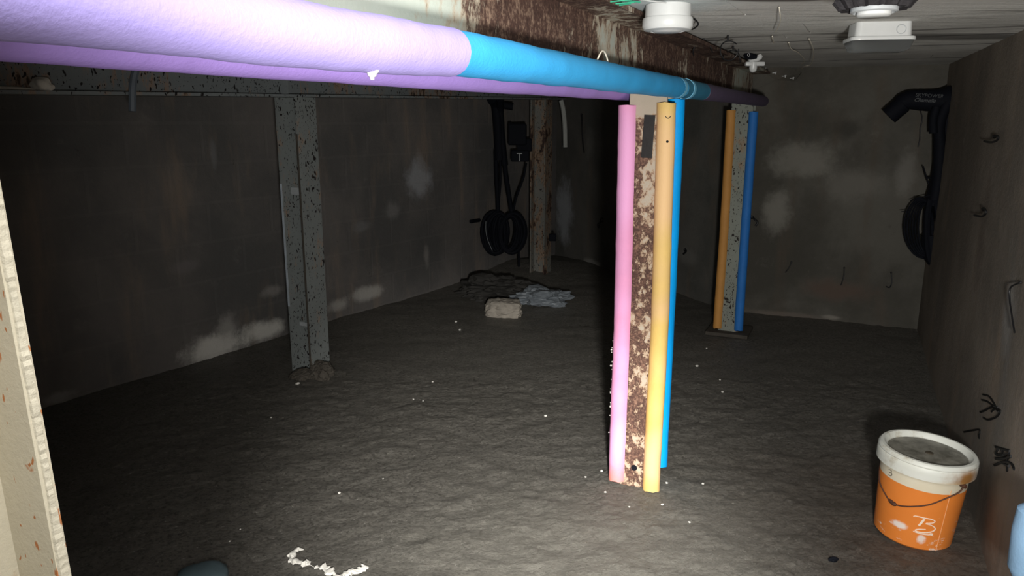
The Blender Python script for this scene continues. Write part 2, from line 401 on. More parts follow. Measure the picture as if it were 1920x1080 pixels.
# ceiling: board-marked concrete, boards run across the beam; a hatch opening above the camera
def build_ceiling():
    m, nt, b = newmat('board_marked_concrete', .85, .25); k = N(nt)
    rot = (0, 0, -math.atan2(RX.y, RX.x))
    n1 = k.noise(2.0, detail=8); gr = k.noise(7, k.mapc((.35, 6, 1), rot=rot), 8, .7, .3); n3 = k.noise(70, detail=7, rough=.75)
    c = k.mix(k.step(n1, .35, .65), (.57, .555, .52), (.74, .725, .68))
    c = k.mix(k.math('MULTIPLY', k.step(gr, .52, .66), .75), c, (.17, .16, .14))
    c = k.mix(k.math('MULTIPLY', k.step(n3, .55, .7), .35), c, (.66, .64, .58))
    c = k.mix(k.blob(tuple(ceil_pt(1150, 15)), (.35, .30, .2), n1, .5, .6), c, (.60, .66, .66))
    c = k.mix(k.math('MULTIPLY', k.blob(tuple(ceil_pt(1460, 2)), (.16, .06, .2), gr, .5, .4), .9), c, (.05, .045, .04))
    c = k.mix(k.math('MULTIPLY', k.blob(tuple(ceil_pt(1790, 75)), (.5, .16, .2), gr, .6, .5), .75), c, (.075, .07, .064))
    c = k.mix(k.math('MULTIPLY', k.blob(tuple(ceil_pt(1330, 80)), (.12, .05, .2), gr, .9, .5), .8), c, (.06, .055, .05))
    da = nt.nodes.new('ShaderNodeVectorMath'); da.operation = 'DOT_PRODUCT'; nt.links.new(k.co, da.inputs[0]); da.inputs[1].default_value = tuple(AX)
    wav = k.math('MULTIPLY', k.math('SUBTRACT', k.noise(3, None, 8, .7), .5), .05); aa = k.math('ADD', da.outputs['Value'], wav)
    for (px_, py_, w_, am) in ((1500, 82, .018, .8), (1480, 99, .030, .7), (1500, 121, .05, .75), (1650, 38, .008, .45), (1820, 58, .035, .6), (1500, 60, .006, .35)):
        a0 = ceil_pt(px_, py_).dot(AX); ds = k.math('ABSOLUTE', k.math('SUBTRACT', aa, a0))
        c = k.mix(k.math('MULTIPLY', k.math('MULTIPLY', k.step(ds, w_, w_*.4), k.step(k.noise(2.5, k.mapc((1, 1, 1), (px_*.1, 0, 0)), 3), .38, .52)), am), c, (.06, .055, .05))
    k.col(b, c); p1 = k.bump(None, gr, .8, .012); k.bump(b, n3, .6, .005, p1)
    bm = bmesh.new()
    # boards: strips across the beam direction, located by their distance along AX
    edges = [-3.2, -1.4, -.62, 1.02]; a = 1.02
    rnd = random.Random(4)
    seq = [.45, .32, .36, .28, .33, .17, .22, .32, .16, .27, .3, .25, .33, .22, .3, .26, .3, .28, .3, .3, .3, .3]
    sprev = a; strips = [(-3.2, -.62), (-.62, 1.02)]
    for w in seq:
        strips.append((sprev, sprev+w)); sprev += w
    for i, (a0, a1) in enumerate(strips):
        dz = .0012*i if i > 1 else 0
        r0, r1 = -5.2, 2.6
        segs = [(r0, r1)]
        if i == 1: segs = [(r0, -.66), (.44, r1)]            # the hatch
        elif i > 2: 
            cut = rnd.uniform(-.6, 1.2); segs = [(r0, cut), (cut+.004, r1)]
        for (s0, s1) in segs:
            z = dz+(rnd.uniform(-.0006, .0006) if len(segs) > 1 and i > 1 else 0)
            g = .007 if i > 1 else 0
            c_ = AX*((a0+a1)/2)+RX*((s0+s1)/2)+UP*(CEIL+.06+z)
            add_box(bm, c_, a1-a0-g, s1-s0, .12, (AX, RX, UP))
    # solid slab over the boards so no light leaks between them
    for (a0, a1, s0, s1) in [(-3.2, -.62, -5.2, 2.6), (1.02, 9, -5.2, 2.6), (-.62, 1.02, -5.2, -.66), (-.62, 1.02, .44, 2.6)]:
        add_box(bm, AX*((a0+a1)/2)+RX*((s0+s1)/2)+UP*(CEIL+.17), a1-a0, s1-s0, .13, (AX, RX, UP))
    for v in bm.verts: v.co.z += ceil_z(v.co.y)-CEIL
    return link('ceiling', bm, m, kind='structure')
build_ceiling()

# ------------------------------------------------------------------ steel frame
def near_edge(s, z=None): return Vector((.5476+.4239*(s-1.3), 2.432+.9057*(s-1.3), (CAMH+.113+.009*(s-1.3)) if z is None else z))   # right edge of the near beam's bottom flange
BC = lambda s: near_edge(s)-RX*.10
bl_ = lambda s: tuple(BC(s)-BC(-1.9)+UP*.1)
M['beam_near'] = mat_rust('cream_painted_rusty_steel', (.56, .60, .53), .50, streak=(1, 1, .5), rust=((.022, .013, .011), (.085, .045, .034), (.40, .28, .20)), big=2.6,
    thr_blobs=[(bl_(-.38), (.36, .56, .3), -.13), (bl_(.42), (.26, .42, .3), .09), (bl_(.80), (.08, .14, .12), -.06), (bl_(1.9), (.8, 1.2, .4), .10)])
M['beam_far'] = mat_rust('grey_green_painted_steel', (.19, .21, .215), .60, streak=(1, 1, .35), rust=((.012, .010, .010), (.04, .028, .022), (.09, .06, .045)), spot=.36, big=3)
M['post_near'] = mat_rust('brown_rusted_steel', (.50, .43, .34), .497, wt=.40, fs=42, streak=(1, 1, .8), rust=((.030, .016, .013), (.085, .043, .032), (.36, .21, .14)), big=9,
    thr_blobs=[((0, 0, 1.33), (.3, .3, .07), -.20), ((.02, 0, 1.02), (.16, .16, .20), -.03), ((.02, 0, .62), (.16, .16, .10), -.03), ((0, 0, .2), (.2, .2, .3), .05), ((-.06, 0, .8), (.05, .1, .6), .06)])
M['post_left'] = mat_rust('speckled_grey_steel', (.22, .24, .235), .60, streak=(1, 1, .4), rust=((.014, .010, .010), (.05, .032, .025), (.12, .08, .055)), spot=.37, big=5)
M['post_deep'] = mat_rust('dull_pitted_steel', (.20, .20, .18), .53, streak=(1, 1, .4), rust=((.014, .010, .010), (.05, .030, .024), (.10, .06, .045)), spot=.35, big=5)
M['post_end'] = mat_rust('pale_green_pitted_steel', (.27, .29, .25), .60, streak=(1, 1, .4), rust=((.02, .014, .012), (.09, .05, .035), (.14, .09, .06)), spot=.37, big=5)
M['post_front'] = mat_rust('cream_steel_with_rust_spots', (.56, .51, .39), .60, streak=(1, 1, .5), rust=((.40, .15, .05), (.36, .13, .05), (.45, .20, .08)), big=9, spot=.27)
M['edge_front'] = mat_plain('torch_cut_edge', (.50, .46, .36), .7, .3, var=.25, scale=45, bump=.5)
def h_beam(name, label, p0, p1, w, d, m, cat='steel beam', parts=True):
    """p0, p1 = centre of the underside; web, two flanges as one rolled section"""
    ax = (p1-p0).normalized(); side = ax.cross(UP).normalized(); up = side.cross(ax).normalized()
    root = thing(name, label, cat, p0)
    n = 60; path = [ax*((p1-p0).length*i/n) for i in range(n+1)]
    tf, tw = .012, .009
    bm = bmesh.new(); add_sweep(bm, [(-w/2, 0), (w/2, 0), (w/2, tf), (-w/2, tf)], path, side, up); link('bottom_flange', bm, m, root)
    bm = bmesh.new(); add_sweep(bm, [(-w/2, d-tf), (w/2, d-tf), (w/2, d), (-w/2, d)], path, side, up); link('top_flange', bm, m, root)
    bm = bmesh.new(); add_sweep(bm, [(-tw/2, tf), (tw/2, tf), (tw/2, d-tf), (-tw/2, d-tf)], path, side, up); link('web', bm, m, root)
    return root, ax, side, up
S0, S1 = -1.9, 3.535
p0, p1 = BC(S0), BC(S1)
p0.z -= .006; p1.z -= .006
bn = h_beam('steel_beam', 'rusty cream-painted steel beam with foam tubes on its lower flange, over the central post', p0, p1, .20, .175, M['beam_near'])
# mortar fillet hanging between the ceiling and the end wall behind the beam
HP = A-V1*.05; bm = bmesh.new()
pw_ = [(1428, 88), (1446, 100), (1478, 124), (1502, 136), (1490, 152), (1455, 150), (1415, 168), (1405, 120)]
f0 = [bm.verts.new(at_plane(x, y, HP if i_ not in (4, 5, 6) else A-V1*.006, nB)) for i_, (x, y) in enumerate(pw_)]; f1 = [bm.verts.new(flat(v.co)-nB*((flat(v.co)-A).dot(nB)-.04)+UP*v.co.z) for v in f0]
bm.faces.new(f0); bm.faces.new(f1[::-1])
for k_ in range(len(f0)): bm.faces.new((f0[k_], f0[(k_+1) % 8], f1[(k_+1) % 8], f1[k_]))
link('trim_1', bm, wb, kind='structure')
# left beam
PL = Vector((-1.05, 3.70, 0)); P4 = Vector((.24, 6.20, 0))
a2 = (P4-PL).normalized(); r2 = Vector((a2.y, -a2.x, 0))
def far_edge_pt(px, py):
    e0 = PL+r2*.08; return at_plane(px, py, e0, r2)
q0 = far_edge_pt(0, 176); q1 = far_edge_pt(1062, 187)
dq = (q1-q0)/((q1-q0).dot(a2))
qs = q0-dq*2.2
bl_0 = qs-r2*.08; bl_1 = q1-r2*.08
bfar, axf, sidef, upf = h_beam('steel_beam', 'grey-green speckled steel beam along the left side, resting on two bare posts', bl_0, bl_1, .16, .13, M['beam_far'])
def lb_z(pt): t = (pt-bl_0).dot(a2)/((bl_1-bl_0).dot(a2)); return bl_0.z+(bl_1.z-bl_0.z)*t
# stiffener joint on the left beam
pj = far_edge_pt(541, 170); t_ = (pj-bl_0).dot(a2)
bm = bmesh.new(); add_box(bm, a2*t_+r2*.04+UP*(lb_z(pj)-bl_0.z+.066), .008, .07, .104, (a2, r2, UP)); link('stiffener_plate', bm, M['beam_far'], bfar)

def post(name, label, c, top, w, m, X, Y, plate=None, z0=-.02, weld=True):
    """H post: X = direction of flange width, Y = direction through the web"""
    root = thing(name, label, 'steel post', Vector((c.x, c.y, 0)))
    n = 40; path = [UP*(z0+(top-z0)*i/n) for i in range(n+1)]
    tf, tw = .011, .008
    for sgn in (-1, 1):
        bm = bmesh.new(); y0 = sgn*(w/2-tf); y1 = sgn*w/2
        add_sweep(bm, [(-w/2, y0), (w/2, y0), (w/2, y1), (-w/2, y1)], path, X, Y); link('flange', bm, m, root)
    bm = bmesh.new(); b_ = w/2-tf
    add_sweep(bm, [(-tw/2, -b_), (tw/2, -b_), (tw/2, b_), (-tw/2, b_)], path, X, Y); link('web', bm, m, root)
    if plate:
        bm = bmesh.new(); add_box(bm, UP*.006, plate, plate, .022, (X, Y, UP), .003); link('base_plate', bm, M['mortar'], root)
    return root
NPc = near_edge(1.3)-RX*.10; NPc.z = 0
FPc = near_edge(3.46)-RX*.125; FPc.z = 0
tn = near_edge(1.3).z-.007; tf_ = near_edge(3.44).z-.007
pnear = post('steel_post', 'brown rusted steel post wrapped by pink, yellow and bright blue foam tubes', NPc, tn, .12, M['post_near'], RX, AX)
pfar = post('steel_post', 'pitted grey steel post between orange and dark blue foam tubes near the end wall', FPc, tf_, .12, M['post_end'], RX, AX, plate=.25)
pleft = post('steel_post', 'bare speckled grey steel post standing alone on the left with mortar at its foot', PL, lb_z(PL)-.001, .135, M['post_left'], a2, r2)
pdeep = post('steel_post', 'dull pitted steel post in the far corner beside the coiled black cable', P4, lb_z(P4)-.001, .135, M['post_deep'], a2, r2)
FG = Vector((-.668*.559, .559, 0))-RX*.06-AX*.06; sF = (FG-near_edge(0, 0)).dot(AX)
pfg = post('steel_post', 'cream steel post with rust spots and jagged edge, cropped at the left of the photo', FG, near_edge(sF).z-.007, .116, M['post_front'], RX, AX)
FGs = .034; pfg.location.x += .006+.85*FGs; pfg.rotation_euler = (0, -FGs, 0)          # it leans a little
# jagged torch-cut rim on the foreground post
bm = bmesh.new(); rn = random.Random(1)
e0 = RX*.0582+AX*.0525; n = 260; path = []
for i in range(n): path.append(e0+UP*(.3+1.02*i/n)+RX*(.0018*abs(noise.noise(Vector((i*.9, 0, 0)))))+RX*.0004*(i % 2))
add_sweep(bm, [(-.001, -.0045), (.0016, -.0035), (.0016, .0035), (-.001, .0045)], path, RX, AX, wob=.5)
link('cut_edge', bm, M['edge_front'], pfg)
# pale chalky streaks on the left post: paint drips and a painted lit flange edge
pp = mat_plain('pale_paint', (.36, .38, .39), .7, .3, var=.3)
for (z, h) in ((.93, .035), (.245, .02)):
    bm = bmesh.new(); add_box(bm, r2*(-.002)-a2*.006+UP*z, .0015, .108, h, (a2, r2, UP)); link('paint_drip_lit_edge', bm, pp, pleft)
bm = bmesh.new(); add_sweep(bm, [(-.0015, -.006), (.0, -.006), (.0, .006), (-.0015, .006)], [UP*(.35+.62*i/20) for i in range(21)], a2, r2, wob=0)
for v in bm.verts: v.co += -a2*.0675-r2*.061
link('paint_drip_lit_edge', bm, mat_plain('painted_lit_edge', (.40, .45, .50), .7, .3, var=.5, scale=12), pleft)  # bluish lit edge of the left flange, put in as a pale strip
bm = bmesh.new(); add_box(bm, -a2*.0685+r2*.0605+UP*.62, .0012, .011, 1.18, (a2, r2, UP)); link('painted_shade_line', bm, M['mortar'], pleft)  # shade line beside the flange, put in as a dark strip
# dark strip for a rusty gap on the central post
bm = bmesh.new(); tX = (RX+UP*-.045).normalized(); tZ = (UP+RX*.045).normalized(); add_box(bm, -AX*.061+RX*.004+UP*1.215, .036, .003, .135, (tX, AX, tZ), .001)
link('dark_strip', bm, mat_plain('dark_strip_colour', (.014, .012, .012), .6, .4, var=.5), pnear)
bm = bmesh.new(); add_tube(bm, [-AX*.061+UP*.07, -AX*.063+UP*.07], .011, 8); link('bolt_hole', bm, M['black'], pnear)

# ------------------------------------------------------------------ foam tubes
def foam(name, label, pts, R, X, Y, slot, m, cat='foam tube', n=50, jag=.006, group=None, wob=.05, r=None):
    pts = [Vector(p) for p in pts]; base = pts[0].copy()
    path = []
    for i in range(n+1):
        t = i/n*(len(pts)-1); k = min(int(t), len(pts)-2); path.append(pts[k].lerp(pts[k+1], t-k)-base)
    bm = bmesh.new(); add_sweep(bm, c_profile(R, r or R*.42, slot, .0075), path, X, Y, jag=jag, wob=wob)
    o = link(name, bm, m, smooth=True); o.location = base; return tag(o, label, cat, group)
f_lav = mat_foam('lavender_foam', (.34, .26, .64), (.52, .34, .33), .35, second=(.37, .31, .66))
f_pur = mat_foam('purple_foam', (.45, .30, .80), (.75, .45, .5), .3)
f_blu = mat_foam('sky_blue_foam', (.045, .38, .76), (.25, .42, .5), .4)
f_teal = mat_foam('dark_teal_foam', (.04, .22, .36), (.10, .10, .10), .5)  # base colour darker than the sky blue tube
f_dpur = mat_foam('dark_purple_foam', (.13, .10, .17), (.05, .05, .05), .5)  # base colour darker than the purple tube
f_pink = mat_foam('pink_foam', (.86, .36, .60), (.5, .2, .15), .25, second=(.84, .40, .68), endcol=(.80, .26, .18), endz=.03)
f_yel = mat_foam('yellow_foam', (.80, .55, .17), (.5, .33, .1), .4, second=(.80, .52, .26))
f_bri = mat_foam('bright_blue_foam', (.0, .36, .90), (.0, .3, .75), .3)
f_ora = mat_foam('orange_foam', (.62, .30, .08), (.3, .15, .06), .5)
f_dbl = mat_foam('deep_blue_foam', (.03, .19, .58), (.02, .08, .25), .4)
SLOT_L = math.pi      # slit opens towards -X
sOf = lambda px: min([(abs((near_edge(s/200).x/ (near_edge(s/200).y*math.cos(PITCH)-.12*math.sin(PITCH)))-(px-960)/F), s/200) for s in range(-300, 800)])[1]
sa, sb, sc, sd = sOf(842), sOf(1273), sOf(1286), sOf(1316)
YU = UP
foam('foam_tube', 'wide lavender foam tube on the near edge of the rusty beam, upper left', [near_edge(-1.7)-UP*.004, near_edge(-.9)-UP*.004, near_edge(-.45)-UP*.006, near_edge(sa)-UP*.001], .0335, RX, YU, SLOT_L, f_lav, n=70, wob=.06)
foam('foam_tube', 'long sky blue foam tube on the rusty beam, right after the lavender one', [near_edge(sa+.004), near_edge(.5)+UP*.0, near_edge(sb)], .0312, RX, YU, SLOT_L, f_blu, n=60, wob=.06)
foam('foam_tube', 'short dark teal foam tube on the beam just past the central post', [near_edge(sb+.01), near_edge(sd)], .0292, RX, YU, SLOT_L, f_teal, n=14)
foam('foam_tube', 'dark purple foam tube ending the beam beside the end wall', [near_edge(sd+.005), near_edge(2.6), near_edge(3.30)], .0292, RX, YU, SLOT_L, f_dpur, n=30)
far_e = lambda s: near_edge(s)-RX*.20
foam('foam_tube', 'purple foam tube on the beam far edge, showing below lavender and blue', [far_e(-1.7)-UP*.006, far_e(0)-UP*.006, far_e(sb+.3)], .0315, RX, YU, 0, f_pur, n=70)
# pale bands round the joint
band = mat_plain('pale_blue_tape', (.22, .60, .85), .45, .4, var=.1, bump=0)
for px, w, lb in ((1266, .035, 'pale blue tape band round the end of the sky blue foam tube'), (1284, .03, 'narrow pale blue tape band on the beam foam just past the first band')):
    s = sOf(px); base = near_edge(s); bm = bmesh.new()
    prof = [(.0316*math.cos(a), .0316*math.sin(a)) for a in [math.pi+.55+(2*math.pi-1.1)*k/24 for k in range(25)]]
    prof += [(.0305*math.cos(a), .0305*math.sin(a)) for a in [math.pi+.55+(2*math.pi-1.1)*k/24 for k in range(24, -1, -1)]]
    add_sweep(bm, prof, [Vector((0, 0, 0)), AX*w], RX, UP); o = link('tape_band', bm, band, smooth=True); o.location = base; tag(o, lb, 'tape')
# tubes on the central post: corner positions
def corner(c, sx, sy, z, w=.12): return Vector((c.x, c.y, z))+RX*(sx*(w/2+.001))+AX*(sy*(w/2-.0055))
def vfoam(label, c, sx, sy, zs, R, m, dx=(0, 0, 0), n=46, group=None):
    pts = [corner(c, sx, sy, z)+RX*d for z, d in zip(zs, dx)]
    slot = math.pi if sx > 0 else 0
    return foam('foam_tube', label, pts, R, RX, AX, slot, m, n=n, jag=.016, group=group, wob=.07)
vfoam('pink foam tube, orange-stained at the bottom, on the left edge of the central post', NPc, -1, -1, (.012, .62, 1.312), .0300, f_pink, (-.003, 0, -.006))
vfoam('yellow foam tube with a small hole near its top, on the central post', NPc, 1, -1, (.0, .62, 1.318), .0295, f_yel, (0, .006, -.003))
vfoam('bright blue foam tube behind the yellow one, tallest on the central post', NPc, 1, 1, (.045, .62, 1.332), .0285, f_bri, (0, .002, .002))
vfoam('orange foam tube on the left edge of the farther post', FPc, -1, -1, (.03, .62, 1.335), .0270, f_ora, (-.004, .002, 0))
vfoam('dark blue foam tube on the right edge of the farther post', FPc, 1, -1, (.03, .62, 1.325), .0265, f_dbl, (0, 0, .003))
# hole and small nick in the yellow tube
yt = [o for o in bpy.data.objects if o.type == 'MESH' and o.data.materials and o.data.materials[0] == f_yel][0]
view = Vector((-NPc.x, -NPc.y, 0)).normalized()
def on_yel(z, da, r=.0298):
    a = math.atan2(view.y, view.x)+da; return Vector((math.cos(a)*r, math.sin(a)*r, z))+RX*(.004 if .3 < z < 1 else 0)
bm = bmesh.new(); p = on_yel(1.20, .12, .0292); add_tube(bm, [p, p+view*.0016], .0042, 10); link('punched_hole', bm, M['black'], yt)
bm = bmesh.new(); add_tube(bm, smooth_path([on_yel(1.272+.006*abs(t)**2, .08+t*.28, .0302) for t in (-1, -.5, 0, .5, 1)], 3), .0012, 6); link('cut_nick', bm, M['mortar'], yt)
# foam crumbs hanging on the pink tube
pt = [o for o in bpy.data.objects if o.type == 'MESH' and o.data.materials and o.data.materials[0] == f_pink][0]
bm = bmesh.new(); rn = random.Random(9)
for k in range(26):
    z = rn.choice([.25, .3, .33, .36, .4, .18, .45, .5])+rn.uniform(-.04, .04)
    bmesh.ops.create_icosphere(bm, subdivisions=1, radius=rn.uniform(.0015, .004), matrix=Matrix.Translation(-RX*.031+UP*z-AX*rn.uniform(-.01, .012)))
link('foam_crumbs', bm, M['pebble'], pt, kind='stuff')
# pale blue tube cropped at the lower right, against the right wall
pb = R_(2012, 1030); pb = pb-nR*.062
bm = bmesh.new(); zt = pb.z
add_tube(bm, [Vector((0, 0, -.085)), Vector((0, 0, -.06)), Vector((0, 0, .02)), Vector((0, 0, .065)), Vector((0, 0, .08))], [.028, .040, .042, .038, .02], 20)
mb = link('buoy', bm, mat_foam('powder_blue_foam', (.22, .36, .52), (.2, .25, .3), .3), smooth=True)
mb.location = pb; mb.name = 'foam_offcut'; tag(mb, 'powder blue foam offcut at the bottom right corner of the photo, by the right wall', 'foam offcut')

# ------------------------------------------------------------------ bucket
def build_bucket():
    base = at_z(1710, 992, 0); Rb, Rt, H = .107, .122, .27
    root = thing('plastic_bucket', 'orange plastic bucket with dirty white lid and wire handle, standing by the right wall', 'bucket', (base.x, base.y, fh(base.x, base.y)+.004))
    root.scale = (1.03, 1.03, 1.05); va = math.atan2(-base.y, -base.x)                     # towards the camera
    tilt = Matrix.Rotation(math.radians(3.0), 4, Vector((base.y, -base.x, 0)).normalized().cross(UP) * -1)
    root.rotation_euler = tilt.to_euler()
    rad = lambda z: Rb+(Rt-Rb)*z/H
    m, nt, b = newmat('orange_bucket_print', .42, .45); k = N(nt)
    sx = nt.nodes.new('ShaderNodeSeparateXYZ'); nt.links.new(k.co, sx.inputs[0]); z = sx.outputs[2]
    c = k.mix(k.noise(6, detail=5), (.66, .185, .028), (.80, .25, .045))
    scr = k.step(k.math('SUBTRACT', k.noise(30, k.mapc((1, 1, 2.5)), 9, .75), k.math('MULTIPLY', z, .9)), .54, .60)
    c = k.mix(scr, c, (.80, .62, .50))
    d0 = (math.cos(va-.35)*Rb, math.sin(va-.35)*Rb, .062)
    c = k.mix(k.math('MULTIPLY', k.blob(d0, (.030, .030, .014), k.noise(40, None, 8), .6, .6), .9), c, (.8, .74, .68))
    d1 = (math.cos(va+.22)*Rb, math.sin(va+.22)*Rb, .038)
    c = k.mix(k.math('MULTIPLY', k.blob(d1, (.016, .016, .018), k.noise(60, None, 8), .7, .6), .8), c, (.8, .74, .68))
    band = k.step(k.math('ADD', z, k.math('MULTIPLY', k.noise(12), .003)), .190, .191)
    c = k.mix(band, c, k.mix(k.noise(8, detail=6), (.62, .53, .36), (.72, .68, .56)))
    k.col(b, c)
    bm = bmesh.new()
    add_lathe(bm, [(0, 0), (Rb-.006, 0), (Rb, .006), (rad(.1), .1), (rad(.2), .2), (rad(.235), .235), (rad(.25), .25), (rad(.25)-.004, .25), (Rb-.006, .008), (0, .008)], 64)
    body = link('body', bm, m, root, smooth=True)
    # lid with raised rim and sunken centre
    m, nt, b = newmat('dirty_white_lid', .45, .45); k = N(nt)
    c = k.mix(k.noise(7, detail=6), (.70, .72, .68), (.60, .60, .52))
    c = k.mix(k.math('MULTIPLY', k.step(k.noise(13, None, 9, .72), .52, .72), .7), c, (.33, .27, .17))
    pv = (math.cos(va+.95)*Rt, math.sin(va+.95)*Rt, .238)
    c = k.mix(k.blob(pv, (.085, .085, .040), k.noise(14, None, 6), .8, .9), c, (.30, .14, .04))
    pv2 = (math.cos(va+.5)*Rt, math.sin(va+.5)*Rt, .222)
    c = k.mix(k.math('MULTIPLY', k.blob(pv2, (.06, .06, .02), k.noise(14, None, 6), .6, .9), .6), c, (.50, .33, .12))
    sx = nt.nodes.new('ShaderNodeVectorMath'); sx.operation = 'LENGTH'
    mp = k.mapc((1, 1, 0)); nt.links.new(mp, sx.inputs[0])
    disc = k.step(k.math('ADD', sx.outputs['Value'], k.math('MULTIPLY', k.noise(11, None, 5), .012)), .117, .112)
    sz = nt.nodes.new('ShaderNodeSeparateXYZ'); nt.links.new(k.co, sz.inputs[0])
    topm = k.math('MULTIPLY', disc, k.step(sz.outputs[2], .24, .25))
    dirt = k.mix(k.step(k.noise(13, None, 9, .7), .35, .7), (.07, .066, .05), (.26, .25, .21))
    c = k.mix(topm, c, dirt); k.col(b, c)
    bm = bmesh.new()
    R0 = .1335
    add_lathe(bm, [(0, .262), (.060, .262), (.109, .2615), (.1125, .266), (.115, .2745), (.119, .278), (.127, .2775), (.1315, .273), (R0, .268), (R0, .266), (R0-.0015, .264), (R0, .262), (R0+.0006, .248), (R0, .2285), (R0-.002, .2275), (R0-.006, .2275), (R0-.006, .255), (0, .258)], 72)
    lid = link('lid', bm, m, root, smooth=True)
    bm = bmesh.new(); add_lathe(bm, [(0, .2645), (.010, .2645), (.0115, .262), (.0115, .261)], 20, c=(.004, -.004, 0)); link('lid_plug', bm, mat_plain('lid_dirt', (.06, .05, .035), .8, .2), lid, smooth=True)
    # wire handle
    hm = mat_plain('rusty_wire', (.075, .030, .016), .7, .4, var=.6, scale=60)
    def cyl(u, z, off=.003): a = va+u; r = rad(z)+off; return Vector((math.cos(a)*r, math.sin(a)*r, z))
    bm = bmesh.new()
    pts = [cyl(.92, .218, .010), cyl(.82, .200, .009), cyl(.55, .178), cyl(.2, .152), cyl(-.2, .131), cyl(-.5, .120), cyl(-.62, .121), cyl(-.8, .130), cyl(-1.2, .158), cyl(-1.9, .200, .006), cyl(-2.22, .218, .010)]
    add_tube(bm, smooth_path(pts, 6), .0020, 8); h = link('handle', bm, hm, root, smooth=True)
    bm = bmesh.new(); add_tube(bm, smooth_path([cyl(-.48, .1205), cyl(-.58, .1205), cyl(-.70, .125)], 4), [.003, .0045, .006, .007, .006, .0055, .006, .0045, .003], 8); link('grip', bm, hm, h, smooth=True)
    for u in (.92, -2.22):
        bm = bmesh.new(); p = cyl(u, .219, .006); d = Vector((p.x, p.y, 0)).normalized(); add_tube(bm, [p-d*.006, p+d*.009], .006, 12)
        link('handle_pivot', bm, hm, root)
    # moulded seam and printed letter: ribbons lying on the wall of the bucket
    def ribbon(bm, uv, w):
        pts = [Vector((u, z, 0)) for u, z in uv]; n = len(pts); L = []
        for i in range(n):
            t = (pts[min(i+1, n-1)]-pts[max(i-1, 0)]).normalized(); nn = Vector((-t.y, t.x, 0)); ww = w[i] if isinstance(w, list) else w
            L.append([(pts[i]+nn*ww/2), (pts[i]-nn*ww/2)])
        def P(q, off): a = va+q.x/Rb; r = rad(q.y)+off; return Vector((math.cos(a)*r, math.sin(a)*r, q.y))
        vs = [[bm.verts.new(P(a, .0009)), bm.verts.new(P(b_, .0009)), bm.verts.new(P(b_, -.0003)), bm.verts.new(P(a, -.0003))] for a, b_ in L]
        for i in range(n-1):
            for k_ in range(4): bm.faces.new((vs[i][k_], vs[i][(k_+1) % 4], vs[i+1][(k_+1) % 4], vs[i+1][k_]))
        bm.faces.new(vs[0][::-1]); bm.faces.new(vs[-1])
    ink = mat_plain('cream_print', (.86, .70, .55), .5, .3, var=.08, bump=0)
    # letter traced in units of its own box (x 0..1, y 0..1), 0.045 wide x 0.05 high
    def LB(pts, n=8): return [((p.x-.5)*.060+.024, .056+p.y*.052) for p in smooth_path([(x, y, 0) for x, y in pts], n)]
    bm = bmesh.new()
    def vary(n, a, b_): return [a+(b_-a)*math.sin(math.pi*i/(n-1))**.6 for i in range(n)]
    for pts, wa, wb_ in (([(.0, .93), (.10, 1.0), (.4, 1.0), (.72, .99), (.90, .9), (.84, .78), (.55, .70)], .0016, .0030),
                        ([(.46, .93), (.40, .78), (.33, .58), (.28, .46)], .0050, .0056),
                        ([(.52, .66), (.78, .62), (.98, .47), (.96, .30), (.75, .16), (.42, .08), (.18, .12), (.30, .24), (.60, .32)], .0016, .0032),
                        ([(.10, .04), (.3, .015), (.6, .0), (.86, .02)], .0016, .0028), ([(.80, .06), (.88, .10), (.93, .04), (.85, .02)], .0030, .0036)):
        uv = LB(pts); ribbon(bm, uv, vary(len(uv), wa, wb_))
    link('printed_letter', bm, ink, root)
    bm = bmesh.new(); ribbon(bm, [(.072, .004+.198*i/12) for i in range(13)], .0011); link('seam', bm, mat_plain('seam_scuff', (.85, .45, .22), .5, .3, var=.1, bump=0), root)
    # small marker scribble at the left under the lid
    bm = bmesh.new()
    sc = lambda pts: [(-.092+x*.012, .196+y*.018) for x, y in [(p.x, p.y) for p in smooth_path([(x, y, 0) for x, y in pts], 5)]]
    for pts in ([(0, .9), (.7, 1), (.8, .6), (.2, .5)], [(.2, .5), (1, .5), (.9, .1), (.1, 0)]): ribbon(bm, sc(pts), .0014)
    link('marker_scribble', bm, M['ink'], root)
build_bucket()

# ------------------------------------------------------------------ things on the ceiling
# round white box
c = ceil_pt(1253, 12); t = thing('ceiling_junction_box', 'round white plastic junction box on the ceiling beside the rusty beam', 'junction box', (c.x, c.y, ceil_z(c.y)+.003))
bm = bmesh.new(); add_lathe(bm, [(0, 0), (.053, 0), (.054, -.026), (.054, -.030), (0, -.030)], 48); link('box_base', bm, M['white'], t, smooth=True)
bm = bmesh.new(); add_lathe(bm, [(0, -.030), (.058, -.030), (.0595, -.034), (.0595, -.050), (.055, -.057), (.040, -.060), (.038, -.058), (.030, -.062), (0, -.062)], 48); link('cover', bm, M['white'], t, smooth=True)
